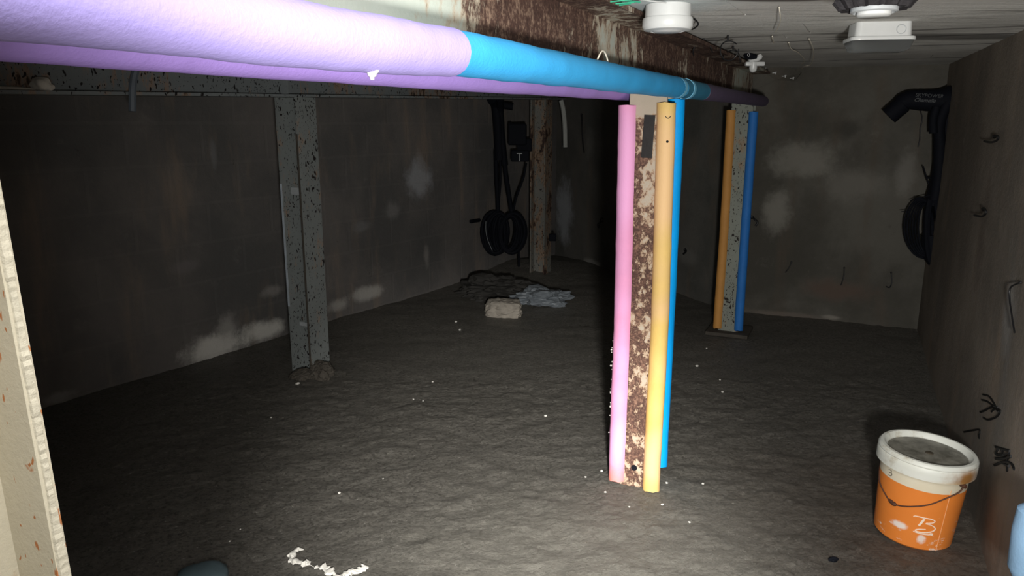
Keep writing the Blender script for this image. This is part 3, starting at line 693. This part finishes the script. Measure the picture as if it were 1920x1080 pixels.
# bulkhead light
cc = ceil_pt(1650, 48); t = thing('bulkhead_light', 'oblong white bulkhead light with clear lens on the ceiling, upper right', 'ceiling light', (cc.x, cc.y, ceil_z(cc.y)+.006), math.atan2(RX.y, RX.x)+.30)
def rrect(a, b, r, n=6):
    out = []
    for (cx, cy, a0) in ((a-r, b-r, 0), (-a+r, b-r, 90), (-a+r, -b+r, 180), (a-r, -b+r, 270)):
        for k in range(n+1):
            an = math.radians(a0+90*k/n); out.append((cx+r*math.cos(an), cy+r*math.sin(an)))
    return out
def stack(bm, layers):
    rings = [[bm.verts.new((x, y, z)) for x, y in rrect(a, b, r)] for a, b, r, z in layers]
    for P, Q in zip(rings[:-1], rings[1:]):
        for k in range(len(P)): bm.faces.new((P[k], P[(k+1) % len(P)], Q[(k+1) % len(Q)], Q[k]))
    bm.faces.new(rings[0]); bm.faces.new(rings[-1][::-1])
bm = bmesh.new(); stack(bm, [(.076, .046, .016, 0), (.0785, .048, .018, -.042)]); hs = link('housing', bm, M['white'], t, smooth=True)
bm = bmesh.new(); add_tube(bm, [Vector((.044+.0125*math.cos(2*math.pi*q/24), -.0476, -.022+.0125*math.sin(2*math.pi*q/24))) for q in range(24)], .0011, 6, closed=True); link('cable_knockout', bm, M['grey_pl'], hs)
bm = bmesh.new(); stack(bm, [(.088, .057, .024, -.041), (.090, .059, .026, -.045), (.089, .058, .025, -.051)]); link('rim', bm, M['white'], t, smooth=True)
gm, nt, b = newmat('clear_lens', .08, .6); b.inputs['Transmission Weight'].default_value = 1.0; b.inputs['Base Color'].default_value = (.55, .57, .58, 1); b.inputs['IOR'].default_value = 1.45
bm = bmesh.new(); stack(bm, [(.086, .055, .023, -.050), (.084, .053, .022, -.058), (.078, .047, .020, -.074), (.070, .040, .018, -.080)]); link('lens', bm, gm, t, smooth=True)
# corrugated hose end with a white pipe inside
cp = ceil_pt(1641, 0, -.04); t = thing('corrugated_hose', 'black corrugated hose end with white pipe inside, on the ceiling beside the bulkhead light', 'hose', (cp.x, cp.y, ceil_z(cp.y)+.003))
cm = mat_plain('black_corrugated_plastic', (.020, .018, .020), .7, .3, var=.5, scale=50, bump=.6)
bm = bmesh.new(); prof = [(0, 0)]
for i in range(9): z = -.052*i/8; prof.append((.064+(.006 if i % 2 else 0), z))
prof += [(.058, -.060), (.046, -.058), (.044, -.020), (0, -.020)]
add_lathe(bm, prof, 90, wave=lambda a, z: (.0035*math.sin(a*17)+.002*math.sin(a*31)) if z < -.01 else 0); link('corrugated_sleeve', bm, cm, t, smooth=True)
bm = bmesh.new(); add_lathe(bm, [(0, -.015), (.0415, -.015), (.0415, -.064), (.037, -.066), (.034, -.062), (.034, -.03), (0, -.03)], 40); link('grey_ring', bm, M['grey_pl'], t, smooth=True)
bm = bmesh.new(); add_lathe(bm, [(0, -.02), (.030, -.02), (.030, -.070), (.026, -.073), (0, -.073)], 40); link('white_pipe', bm, M['white'], t, smooth=True)
# white clamp with dark fitting at the beam's far end
cb = at_y(1415, 120, 3.55); t = thing('pipe_clamp', 'white plastic clamp holding a dark fitting, near the far end of the rusty beam', 'clamp', cb)
def T(px, py): return at_y(px, py, 3.55)-cb
bm = bmesh.new()
add_box(bm, T(1415, 120), .088, .03, .020, None, .006); link('clamp_bar', bm, M['white'], t, smooth=True)
bm = bmesh.new(); add_tube(bm, [T(1413, 117), T(1412, 128), T(1412, 133), T(1412, 136)], [.018, .018, .015, .006], 16); link('clamp_boss', bm, M['white'], t, smooth=True)
bm = bmesh.new(); add_tube(bm, smooth_path([T(1404, 116), T(1415, 112), T(1424, 108), T(1423, 102)], 4), [.012]*9+[.014, .012, .010, .008], 12); link('clamp_arm', bm, M['white'], t, smooth=True)
bm = bmesh.new(); add_tube(bm, [T(1399, 103)+Vector((0, -.012, 0)), T(1410, 107), T(1418, 108)], [.018, .016, .013], 14)
up_ = ceil_z(cb.y)+.01-cb.z; add_tube(bm, [T(1408, 104), Vector((T(1408, 104).x, T(1408, 104).y, up_))], .008, 10); link('dark_fitting', bm, M['black'], t, smooth=True)
bm = bmesh.new(); q = T(1400, 104)+Vector((0, -.030, 0)); add_tube(bm, [q+Vector((.005*math.cos(a), 0, .006*math.sin(a))) for a in [2*math.pi*k/14 for k in range(14)]], .0012, 6, closed=True); link('white_ring_mark', bm, M['white'], t)
# black wire loops under the ceiling
def loopwire(label, px, py, rpx, Z, arc=(0, 1), rot=0, r=.0022, squash=1):
    c_ = ceil_pt(px, py, Z-CEIL); rad = rpx/F*c_.y; bm = bmesh.new()
    pts = [Vector((rad*math.cos(2*math.pi*(arc[0]+(arc[1]-arc[0])*k/24)+rot), .01*math.sin(k*.4), squash*rad*math.sin(2*math.pi*(arc[0]+(arc[1]-arc[0])*k/24)+rot))) for k in range(25)]
    add_tube(bm, pts, r, 8); top = max(pts, key=lambda p: p.z)
    add_tube(bm, [top, Vector((top.x, top.y, ceil_z(c_.y)+.006-c_.z))], r*1.6, 8)
    o = link('wire_loop', bm, M['black_wire'], smooth=True); o.location = c_; return tag(o, label, 'wire')
loopwire('black wire loop curling under the ceiling, close to the near beam edge', 1318, 98, 17, 1.55, (.0, .55))
loopwire('round black wire loop under the ceiling with a pointed twist, middle of three', 1367, 95, 17, 1.545, (.02, .93), .6)
loopwire('black wire half loop under the ceiling just left of the white clamp', 1372, 112, 16, 1.545, (-.05, .5))
def wire(name, label, pts, r, m, cat='wire', group=None, n=6):
    base = Vector(pts[0]); bm = bmesh.new(); add_tube(bm, smooth_path([Vector(p)-base for p in pts], n), r, 8)
    o = link(name, bm, m, smooth=True); o.location = base; return tag(o, label, cat, group)
def cw(pts, dz=0): return [ceil_pt(x, y, -.002) for x, y in pts[:1]]+[ceil_pt(x, y, -.004-dz) for x, y in pts[1:-1]]+[ceil_pt(x, y, -.004-dz*.7) for x, y in pts[-1:]]
wire('wire_stub', 'bent black wire with a knot, just right of the round white junction box', cw([(1290, 33), (1302, 36), (1309, 44), (1306, 50), (1298, 55)], .012), .0022, M['black_wire'])
wire('wire_stub', 'short black wire stub below the round white junction box', cw([(1273, 47), (1275, 55), (1279, 61)], .006), .0024, M['black_wire'])
wire('string', 'long pale string hanging from the ceiling between junction box and hose', cw([(1461, 14), (1463, 30), (1462, 44), (1454, 60)], .012), .0014, M['string'], 'string')
wire('string', 'short pale string tip on the ceiling below the long string', cw([(1448, 68), (1449, 74), (1451, 81)], .004), .0016, M['string'], 'string')
wire('string', 'kinked pale string on the ceiling, left of two near the end wall', cw([(1479, 80), (1484, 92), (1497, 99), (1509, 113), (1503, 120)], .010), .0016, M['string'], 'string')
wire('string', 'hooked pale string on the ceiling, right of two near the end wall', cw([(1517, 73), (1523, 86), (1526, 102), (1520, 121), (1510, 124), (1503, 128)], .010), .0018, M['string'], 'string')
wire('string', 'straight white string lying along the ceiling above the junction box', cw([(1202, 0), (1220, 2), (1249, 5)], .004), .0016, M['white'], 'string')
wire('string', 'pale string loop sticking up behind the sky blue foam tube', [near_edge(sOf(1122))+UP*.029-RX*.004, near_edge(sOf(1126))+UP*.048, near_edge(sOf(1131))+UP*.052, near_edge(sOf(1137))+UP*.043, near_edge(sOf(1142))+UP*.029-RX*.002], .0017, M['string'], 'string')
gnet = mat_plain('green_net', (.05, .42, .25), .6, .3)
for i, pts in enumerate(([(1100, -4), (1125, 4), (1150, 7), (1190, 4)], [(1108, -6), (1130, 9), (1160, 10), (1183, 6)], [(1122, -6), (1140, 3), (1170, 1), (1200, 4)])):
    wire('net_strand', 'green plastic net strands on the ceiling beside the beam, top centre', cw(pts, .004), .0016, gnet, 'net', 'green net strands by the beam')
# white clips on the haunch
bm0 = None
for i, (x, y) in enumerate(((1434, 129), (1453, 138), (1471, 144), (1486, 148))):
    p = at_plane(x, y, A-V1*.056, nB)
    bm = bmesh.new(); add_tube(bm, [Vector((0, 0, .010)), Vector((0, 0, -.006))], [.007, .002], 4); add_box(bm, Vector((0, 0, .004))-RX*.010, .02, .004, .004, (RX, AX, UP))
    o = link('cable_clip', bm, M['white']); o.location = p+RX*.004
    tag(o, 'tiny white cable clip, %s of four in a row past the white clamp' % ('nearest', 'second', 'third', 'farthest')[i], 'clip', 'white cable clips past the beam end')
# white knot on the lavender tube
s = sOf(686); kb = near_edge(s)-UP*.038+RX*.006
bm = bmesh.new()
for dx, dz, r_ in ((0, 0, .0060), (.005, .003, .0045), (-.004, .004, .004)): bmesh.ops.create_icosphere(bm, subdivisions=2, radius=r_, matrix=Matrix.Translation(RX*dx+UP*dz))
add_tube(bm, [Vector((0, 0, 0)), UP*.010+RX*.004], .003, 6); add_tube(bm, [Vector((0, 0, -.002)), -UP*.008], .0025, 6)
o = link('string_knot', bm, M['white'], smooth=True); o.location = kb; tag(o, 'small white string knot under the lavender foam tube', 'knot')

# ------------------------------------------------------------------ left beam extras
q = far_edge_pt(90, 166)-r2*.03; q.z = lb_z(q)+.012
def lump(bm, r, c, sc, seed, sub=3, amp=.35, zc=None):
    g = bmesh.ops.create_icosphere(bm, subdivisions=sub, radius=1)
    for v in g['verts']:
        d = 1+amp*noise.noise(v.co*1.3+Vector((seed, seed*.7, 0)))+amp*.4*noise.noise(v.co*3.7+Vector((seed, 0, 5)))
        v.co = Vector((v.co.x*sc[0], v.co.y*sc[1], v.co.z*sc[2]))*d*r+Vector(c)
bm = bmesh.new(); lump(bm, .028, (0, 0, .018), (1.3, .8, .95), 2); o = link('plaster_lump', bm, M['plaster'], smooth=True); o.location = q
tag(o, 'pale plaster lump sitting on the bottom flange of the left beam', 'rubble')
q = far_edge_pt(20, 166)-r2*.045; q.z = lb_z(q)+.013
bm = bmesh.new(); add_tube(bm, [-a2*.12, a2*.05+UP*.0, a2*.13], [.007, .006, .003], 6, wob=.004); o = link('plaster_crumb', bm, M['plaster']); o.location = q+UP*.005
tag(o, 'long flat plaster crumb on the left beam, left of the bigger lump', 'rubble')
cm_ = mat_plain('grey_blue_conduit', (.105, .125, .15), .55, .4, var=.25)
pc = [far_edge_pt(x, y)+r2*.016 for x, y in ((256, 112), (250, 128), (245, 150), (243, 175), (243, 209))]
pc[0] = pc[0]-r2*.03
wire('conduit', 'grey-blue plastic conduit stub hanging over the left beam', pc, .0135, cm_, 'conduit')
yq = 6.55
pw = [at_y(x, y, yq) for x, y in ((1052, 188), (1056, 205), (1059, 235), (1060, 276))]
wire('plastic_pipe', 'short pale grey pipe hanging at the far end of the left beam', pw, .020, mat_plain('pale_pipe', (.42, .43, .40), .5, .4), 'pipe')

# ------------------------------------------------------------------ cables in the far corner
def cable_bundle():
    D = 6.1
    P = lambda x, y, d=D: at_y(x, y, d)
    base = P(945, 440)
    t = thing('cable_bundle', 'black cables hanging from the left beam, ending in two coils by the corner post', 'cable', base)
    def tb(name, pts, r, seg=10, n=6):
        bm = bmesh.new(); add_tube(bm, smooth_path([p-base for p in pts], n), r, seg, wob=.002); return link(name, bm, M['black'], t, smooth=True)
    tb('trunk', [P(922, 186, 6.02), P(930, 200), P(934, 240), P(936, 280), P(937, 300)], .040)
    tb('trunk', [P(938, 186, 6.0), P(938, 210), P(940, 250), P(944, 290), P(946, 310)], .030)
    tb('cable_end', [P(935, 196), P(950, 198), P(962, 200)], .030)
    tb('cable', [P(930, 280), P(931, 330), P(933, 370), P(934, 400)], .018)
    tb('cable', [P(938, 290), P(938, 330), P(936, 370), P(933, 400)], .010)
    tb('cable', [P(945, 290), P(949, 330), P(955, 370), P(961, 405)], .020)
    tb('cable', [P(987, 305), P(981, 335), P(968, 370), P(962, 400)], .009)
    tb('cable', [P(972, 460), P(973, 480), P(973, 500)], .010)
    rn = random.Random(3)
    for cx, cy, rx, ry, n in ((928, 437, 24, 40, 15), (963, 437, 25, 38, 12)):
        for k in range(n):
            s_ = 1-(.06 if cx < 940 else .045)*k; ox = rn.uniform(-2, 2)+(k*1.1 if cx < 940 else -k*.9); dd = D+rn.uniform(-.05, .05); tw = rn.uniform(-.25, .25)
            pts = []
            for j in range(28):
                a = 2*math.pi*j/28; x = rx*s_*math.cos(a); y = ry*(1-.02*k)*math.sin(a)
                pts.append(P(cx+ox+x*math.cos(tw)-y*math.sin(tw)*.4, cy+y+rn.uniform(-.4, .4), dd)-base)
            bm = bmesh.new(); add_tube(bm, pts, .014, 8, closed=True); link('coil_turn', bm, M['black'], t, smooth=True)
    bm = bmesh.new(); add_tube(bm, smooth_path([P(911, 415, D-.09)-base, P(911, 432, D-.09)-base, P(914, 448, D-.09)-base, P(923, 470, D-.09)-base], 5), .0025, 6); link('sheath_gloss_line', bm, mat_plain('painted_gloss', (.25, .27, .28), .35, .5), t)  # glossy highlight on the cable, modelled as a pale line
    # clamp box on the wall of the post
    b2 = P(975, 265, 6.06); t2 = thing('cable_joint_box', 'black cable joint boxes fixed between the hanging cables and the far corner post', 'junction box', b2)
    bm = bmesh.new(); add_box(bm, P(970, 252, 6.06)-b2, .15, .08, .17, None, .012); add_box(bm, P(957, 238, 6.06)-b2, .03, .05, .07, None, .006); link('upper_box', bm, M['black'], t2, smooth=False)
    bm = bmesh.new(); add_box(bm, P(975, 292, 6.06)-b2, .145, .09, .09, None, .010); link('lower_box', bm, M['black'], t2)
    bm = bmesh.new(); add_box(bm, P(983, 272, 6.10)-b2, .12, .05, .10, None, .006); link('bracket_plate', bm, M['black'], t2)
    bm = bmesh.new(); add_tube(bm, [P(974, 288, 5.99)-b2, P(974, 302, 5.99)-b2], .004, 6); add_tube(bm, [P(969, 288, 5.99)-b2, P(979, 288, 5.99)-b2], .004, 6)
    link('bright_screw', bm, M['grey_pl'], t2)
cable_bundle()
bm = bmesh.new(); p_ = L_(889, 414); add_tube(bm, [-LD*.07, LD*.06], .014, 8, wob=.006); o = link('steel_stub', bm, M['black']); o.location = p_-nL*.012
tag(o, 'short dark bar stub on the left wall, just left of the coiled cables', 'bar')
bm = bmesh.new(); add_box(bm, (0, 0, 0), .06, .05, .06, None, .006); o = link('steel_stub', bm, M['black']); o.location = at_y(1036, 445, 6.16)
tag(o, 'small dark bracket on the right side of the far corner post', 'bracket')

# ------------------------------------------------------------------ duct with cables at the end wall
def right_cables():
    dpl = 4.30
    def P(x, y, d=dpl): return at_plane(x, y, A-V1*(4.53-d)/V1.y*1.0, nB)
    base = P(1755, 250)
    t = thing('cable_sleeve', 'black elbow sleeve with faint writing, its cables dropping to a coil at the end wall', 'cable', base)
    def tb(name, pts, r, seg=16, n=6, m=None, wob=.002):
        bm = bmesh.new(); add_tube(bm, smooth_path([p-base for p in pts], n), r, seg, wob=wob); return link(name, bm, m or M['black'], t, smooth=True)
    tb('nozzle', [P(1666, 218), P(1680, 206), P(1694, 194)], [.052]*12+[.046])
    tb('sleeve', [P(1685, 200), P(1702, 188), P(1728, 188), P(1760, 189), P(1780, 187), P(1790, 184)], [.040, .042, .046, .05, .052, .052, .054, .054, .055, .056, .056, .058, .058, .058, .06, .060, .062, .064, .066, .068, .07, .072, .074, .076, .078, .080, .076, .076, .076, .076, .076][:31])
    tb('drop_cable', [P(1785, 185), P(1775, 215), P(1770, 260), P(1766, 310), P(1758, 350), P(1748, 385)], .045)
    tb('drop_cable', [P(1778, 190, 4.26), P(1762, 230, 4.26), P(1762, 280, 4.26), P(1760, 330, 4.26), P(1752, 375, 4.26)], .030)
    tb('stub_end', [P(1756, 200, 4.24), P(1750, 222, 4.24), P(1750, 250, 4.24)], .022)
    tb('tie_wire', [P(1731, 311), P(1738, 335), P(1747, 360)], .0035, 6)
    tb('tie_wire', [P(1736, 334), P(1748, 333), P(1756, 331)], .006, 6)
    for x0, y0, x1, y1 in ((1707, 377, 1728, 370), (1690, 397, 1706, 395), (1715, 372, 1745, 366), (1762, 371, 1772, 370)):
        tb('tie_tail', [P(x0, y0, 4.25), P(x1, y1, 4.25)], .003, 6, 2)
    rn = random.Random(5)
    for k in range(6):       # open turns at the left
        w = 31-3.6*k; pts = []
        for j in range(24):
            a = 2*math.pi*j/24; pts.append(P(1731+k*1.1+w*math.cos(a)*(1.15 if math.cos(a) < 0 else .6), 428+(56-2*k)*math.sin(a)+w*.06*math.cos(a), dpl-.02+rn.uniform(-.01, .01))-base)
        bm = bmesh.new(); add_tube(bm, pts, .0055, 8, closed=True); link('coil_turn', bm, M['black'], t, smooth=True)
    for k in range(8):       # tight dark core
        pts = []
        for j in range(22):
            a = 2*math.pi*j/22; pts.append(P(1749+k*.9+11*math.cos(a), 430+(62-k)*math.sin(a)-math.cos(a)*2, dpl-.03+.009*k)-base)
        bm = bmesh.new(); add_tube(bm, pts, .019, 8, closed=True); link('coil_turn', bm, M['black'], t, smooth=True)
    tb('cable_tail', [P(1745, 440), P(1748, 480), P(1751, 502)], [.05]*6+[.046, .042, .036, .03, .024, .018, .012])
    # faint writing on the sleeve
    for txt, x, y, sz in (('SKYPOWER 2', 1716, 181, .020), ('Chamelle', 1713, 190, .021)):
        cu = bpy.data.curves.new('w', 'FONT'); cu.body = txt; cu.size = sz*1.35; cu.extrude = .0006
        if txt[0] == 'C': cu.shear = .4; cu.offset = .0006
        tmp = bpy.data.objects.new('w', cu); COL.objects.link(tmp); dg = bpy.context.evaluated_depsgraph_get()
        me = bpy.data.meshes.new_from_object(tmp.evaluated_get(dg)); bpy.data.objects.remove(tmp)
        o = bpy.data.objects.new('sleeve_writing', me); COL.objects.link(o); me.materials.clear(); me.materials.append(mat_plain('faded_print', (.07, .075, .08), .6, .3, bump=0)); o.parent = t
        p = P(x, y, dpl-.0578)-base; o.location = p
        ex = (-nR*-1); X_ = nR; Yv = UP; Zv = X_.cross(Yv)
        Mx = Matrix((X_, Yv, Zv)).transposed(); o.rotation_euler = (Matrix.Rotation(math.radians(-4), 3, Zv) @ Mx).to_euler()
right_cables()
# ------------------------------------------------------------------ tie wires stuck in the walls
def wall_wire(label, P, pts, n_out, r=.0035, loop=False, off=.006, tip=True):
    ps = [P(x, y)-n_out*off for x, y in pts]; base = ps[0]; bm = bmesh.new()
    add_tube(bm, smooth_path([p-base-n_out*(.012 if i else 0) for i, p in enumerate(ps)], 5), r, 8)
    if tip: bmesh.ops.create_icosphere(bm, subdivisions=1, radius=r*1.9)
    o = link('tie_wire', bm, M['black_wire'], smooth=True); o.location = base; return tag(o, label, 'wire')
wall_wire('short slanting black tie wire on the end wall, nearest the farther post', B_, [(1484, 491), (1480, 501), (1473, 510)], nB)
wall_wire('long curved black tie wire low on the end wall, middle of three', B_, [(1583, 502), (1582, 518), (1577, 534)], nB)
wall_wire('hooked black tie wire low on the end wall, right of three', B_, [(1671, 511), (1672, 528), (1668, 538), (1661, 536)], nB)
wall_wire('thick bent black wire on the end wall touching the dark blue tube', B_, [(1410, 407), (1416, 411), (1421, 417), (1417, 423)], nB, .007)
wall_wire('thin hanging wire on the end wall left of the black sleeve stub', B_, [(1723, 202), (1729, 222), (1725, 240), (1724, 262), (1721, 275)], nB, .0035)
wall_wire('small looped wire on the far wall left of the central post', D_, [(1131, 415), (1124, 420), (1126, 427), (1129, 411), (1133, 409)], nC, .005)
wall_wire('short black bent wire on the far wall between the two foam-wrapped posts', D_, [(1286, 468), (1290, 471), (1285, 476)], nC, .007)
wall_wire('thin drooping black wire high on the far wall', D_, [(1093, 215), (1096, 235), (1097, 262), (1100, 286)], nC, .006, off=.014)
wall_wire('black hook wire high on the right wall', R_, [(1868, 256), (1882, 255), (1882, 262), (1870, 267), (1856, 265)], nR, .004)
wall_wire('black curled wire on the right wall below the hook wire', R_, [(1847, 392), (1856, 391), (1860, 399), (1852, 406), (1837, 404)], nR, .004)
wall_wire('long thin black wire at the right wall by the picture edge', R_, [(1918, 530), (1909, 540), (1907, 560), (1911, 590), (1917, 625)], nR, .0025)
# marker writing on the right wall (belongs to the wall)
def marks(strokes, w):
    bm = bmesh.new()
    for s_ in strokes:
        pts = smooth_path([Vector((x, y, 0)) for x, y in s_], 4)
        add_tube(bm, [R_(p.x, p.y)-nR*.001 for p in pts], w, 6)
    return link('wall_marking', bm, M['ink'], wallR)
marks([[(1844, 740), (1855, 743), (1864, 755), (1868, 764)], [(1842, 750), (1850, 752), (1858, 757), (1874, 772)], [(1839, 773), (1847, 770), (1856, 765), (1866, 762)],
       [(1860, 772), (1864, 768), (1872, 764)], [(1845, 783), (1852, 787), (1862, 785), (1871, 780), (1877, 771), (1870, 766)]], .0032)
marks([[(1868, 838), (1880, 842), (1895, 846)], [(1872, 843), (1869, 852), (1884, 853)], [(1882, 844), (1880, 856), (1894, 850), (1890, 862)], [(1866, 872), (1885, 866), (1898, 870), (1903, 880)],
       [(1868, 860), (1885, 860), (1897, 856)], [(1890, 864), (1890, 884)], [(1880, 868), (1893, 874)]], .0042)
marks([[(1808, 810), (1825, 807), (1838, 806), (1837, 818)], [(1836, 815), (1837, 822)]], .003)

# ------------------------------------------------------------------ rubble on the floor
def rock(name, label, px, py, r, sc, m, seed, cat='stone', sink=.3, amp=.35, box=0, rough=0):
    c_ = at_z(px, py, 0); z = fh(c_.x, c_.y); bm = bmesh.new(); lump(bm, 1, (0, 0, 0), (1, 1, 1), seed, amp=amp, sub=4 if rough else 3)
    for v in bm.verts:
        d = v.co.length; n_ = v.co.normalized(); q_ = max(abs(n_.x), abs(n_.y), abs(n_.z))
        n_ = n_*(d*((1-box)+box*.85/q_)); n_ += n_.normalized()*rough*noise.noise(v.co*6+Vector((seed, 0, 0)))
        v.co = Vector((n_.x*sc[0], n_.y*sc[1], n_.z*sc[2]+sc[2]*(1-sink)))*r
    o = link(name, bm, m, smooth=not rough); o.location = (c_.x, c_.y, z); return tag(o, label, cat)
rock('stone', 'pale squarish stone on the floor in front of the far corner post', 944, 588, .115, (1.15, .7, .62), M['stone'], 4, box=.55, amp=.2, rough=.10)
rock('rubble_heap', 'dark wet rubble heap at the foot of the far corner post', 930, 556, .22, (1.15, .6, .40), M['wet_rubble'], 14, 'rubble', rough=.35, amp=.5)
bagm = mat_plain('grey_plastic_sheet', (.17, .19, .21), .45, .5, var=.4, scale=12, bump=.6)
rock('plastic_bag', 'crumpled grey plastic bag right of the pale stone, by the far corner post', 1018, 566, .16, (1.15, .7, .42), bagm, 22, 'bag', amp=.6, rough=.15)
rock('stone', 'rounded blue-grey stone cropped by the bottom edge of the photo, left', 380, 1085, .075, (1.0, .8, .42), M['bluestone'], 6, sink=.35, amp=.15)
rock('mortar_lump', 'rough mortar lump at the right foot of the bare left post', 604, 706, .062, (1.0, .8, .85), M['mortar'], 9, 'mortar', rough=.2)
rock('mortar_lump', 'low dark mortar lump at the left foot of the bare left post', 566, 706, .055, (1.1, .8, .5), M['mortar'], 19, 'mortar', rough=.2)
# cracked white cement rim at the bottom of the picture
def rim():
    ln = [(545, 1040), (553, 1030), (560, 1026)], [(546, 1047), (568, 1052), (590, 1060), (612, 1066), (632, 1078), (648, 1090)], [(640, 1076), (655, 1070), (672, 1068), (684, 1060)]
    base = at_z(600, 1060); bm = bmesh.new()
    for l_ in ln:
        pts = []
        for p in smooth_path([Vector((x, y, 0)) for x, y in l_], 8):
            q_ = at_z(p.x, p.y); q_ += Vector((random.uniform(-.004, .004), random.uniform(-.004, .004), 0)); pts.append(Vector((q_.x, q_.y, fh(q_.x, q_.y)+.002))-base)
        add_tube(bm, pts, [.004+.012*random.random()**1.5 for _ in pts], 7, wob=.012)
    for v in bm.verts: v.co.z = v.co.z*.45+.004*noise.noise(v.co*60)
    o = link('cement_rim', bm, M['pebble']); o.location = base; tag(o, 'broken white cement rim running along the floor at the bottom edge', 'cement')
rim()
# pale pebbles, each its own
spots = [(1307, 682, 3, 'right of the central post, far'), (1325, 652, 2, ''), (508, 779, 2, ''), (636, 922, 3, ''), (775, 743, 2, ''), (1023, 775, 3, ''), (862, 616, 3, ''), (793, 746, 1.5, ''), (1318, 905, 3, ''),
         (1293, 974, 2.5, ''), (1242, 943, 3, ''), (1350, 709, 2, ''), (430, 1008, 1.8, ''), (450, 987, 1.8, ''), (855, 602, 2.5, ''), (718, 893, 1.6, ''), (1128, 882, 3.2, ''), (1135, 920, 2.5, ''), (811, 710, 2.2, ''),
         (1355, 730, 2.5, ''), (558, 716, 4, ''), (1180, 945, 2, ''), (960, 556, 2.5, ''), (1250, 905, 3, ''), (1098, 890, 2.2, '')]
src = None
for i, (x, y, r, _) in enumerate(spots):
    c_ = at_z(x, y); rr = r/F*c_.length*.85
    if src is None:
        bm = bmesh.new(); lump(bm, 1, (0, 0, .3), (1.2, 1, .8), 3, sub=2); src = link('pebble', bm, M['pebble'], smooth=True); o = src
    else:
        o = src.copy(); COL.objects.link(o)
    o.location = (c_.x, c_.y, fh(c_.x, c_.y)); o.scale = (rr, rr, rr); o.rotation_euler = (0, 0, i*1.3)
    tag(o, 'tiny pale pebble lying loose on the muddy floor', 'pebble', 'pale pebbles scattered on the floor')
o = rock('stone', 'small dark stone on the floor between the central post and the bucket', 1563, 1047, .012, (1.2, .8, .6), M['black'], 5)
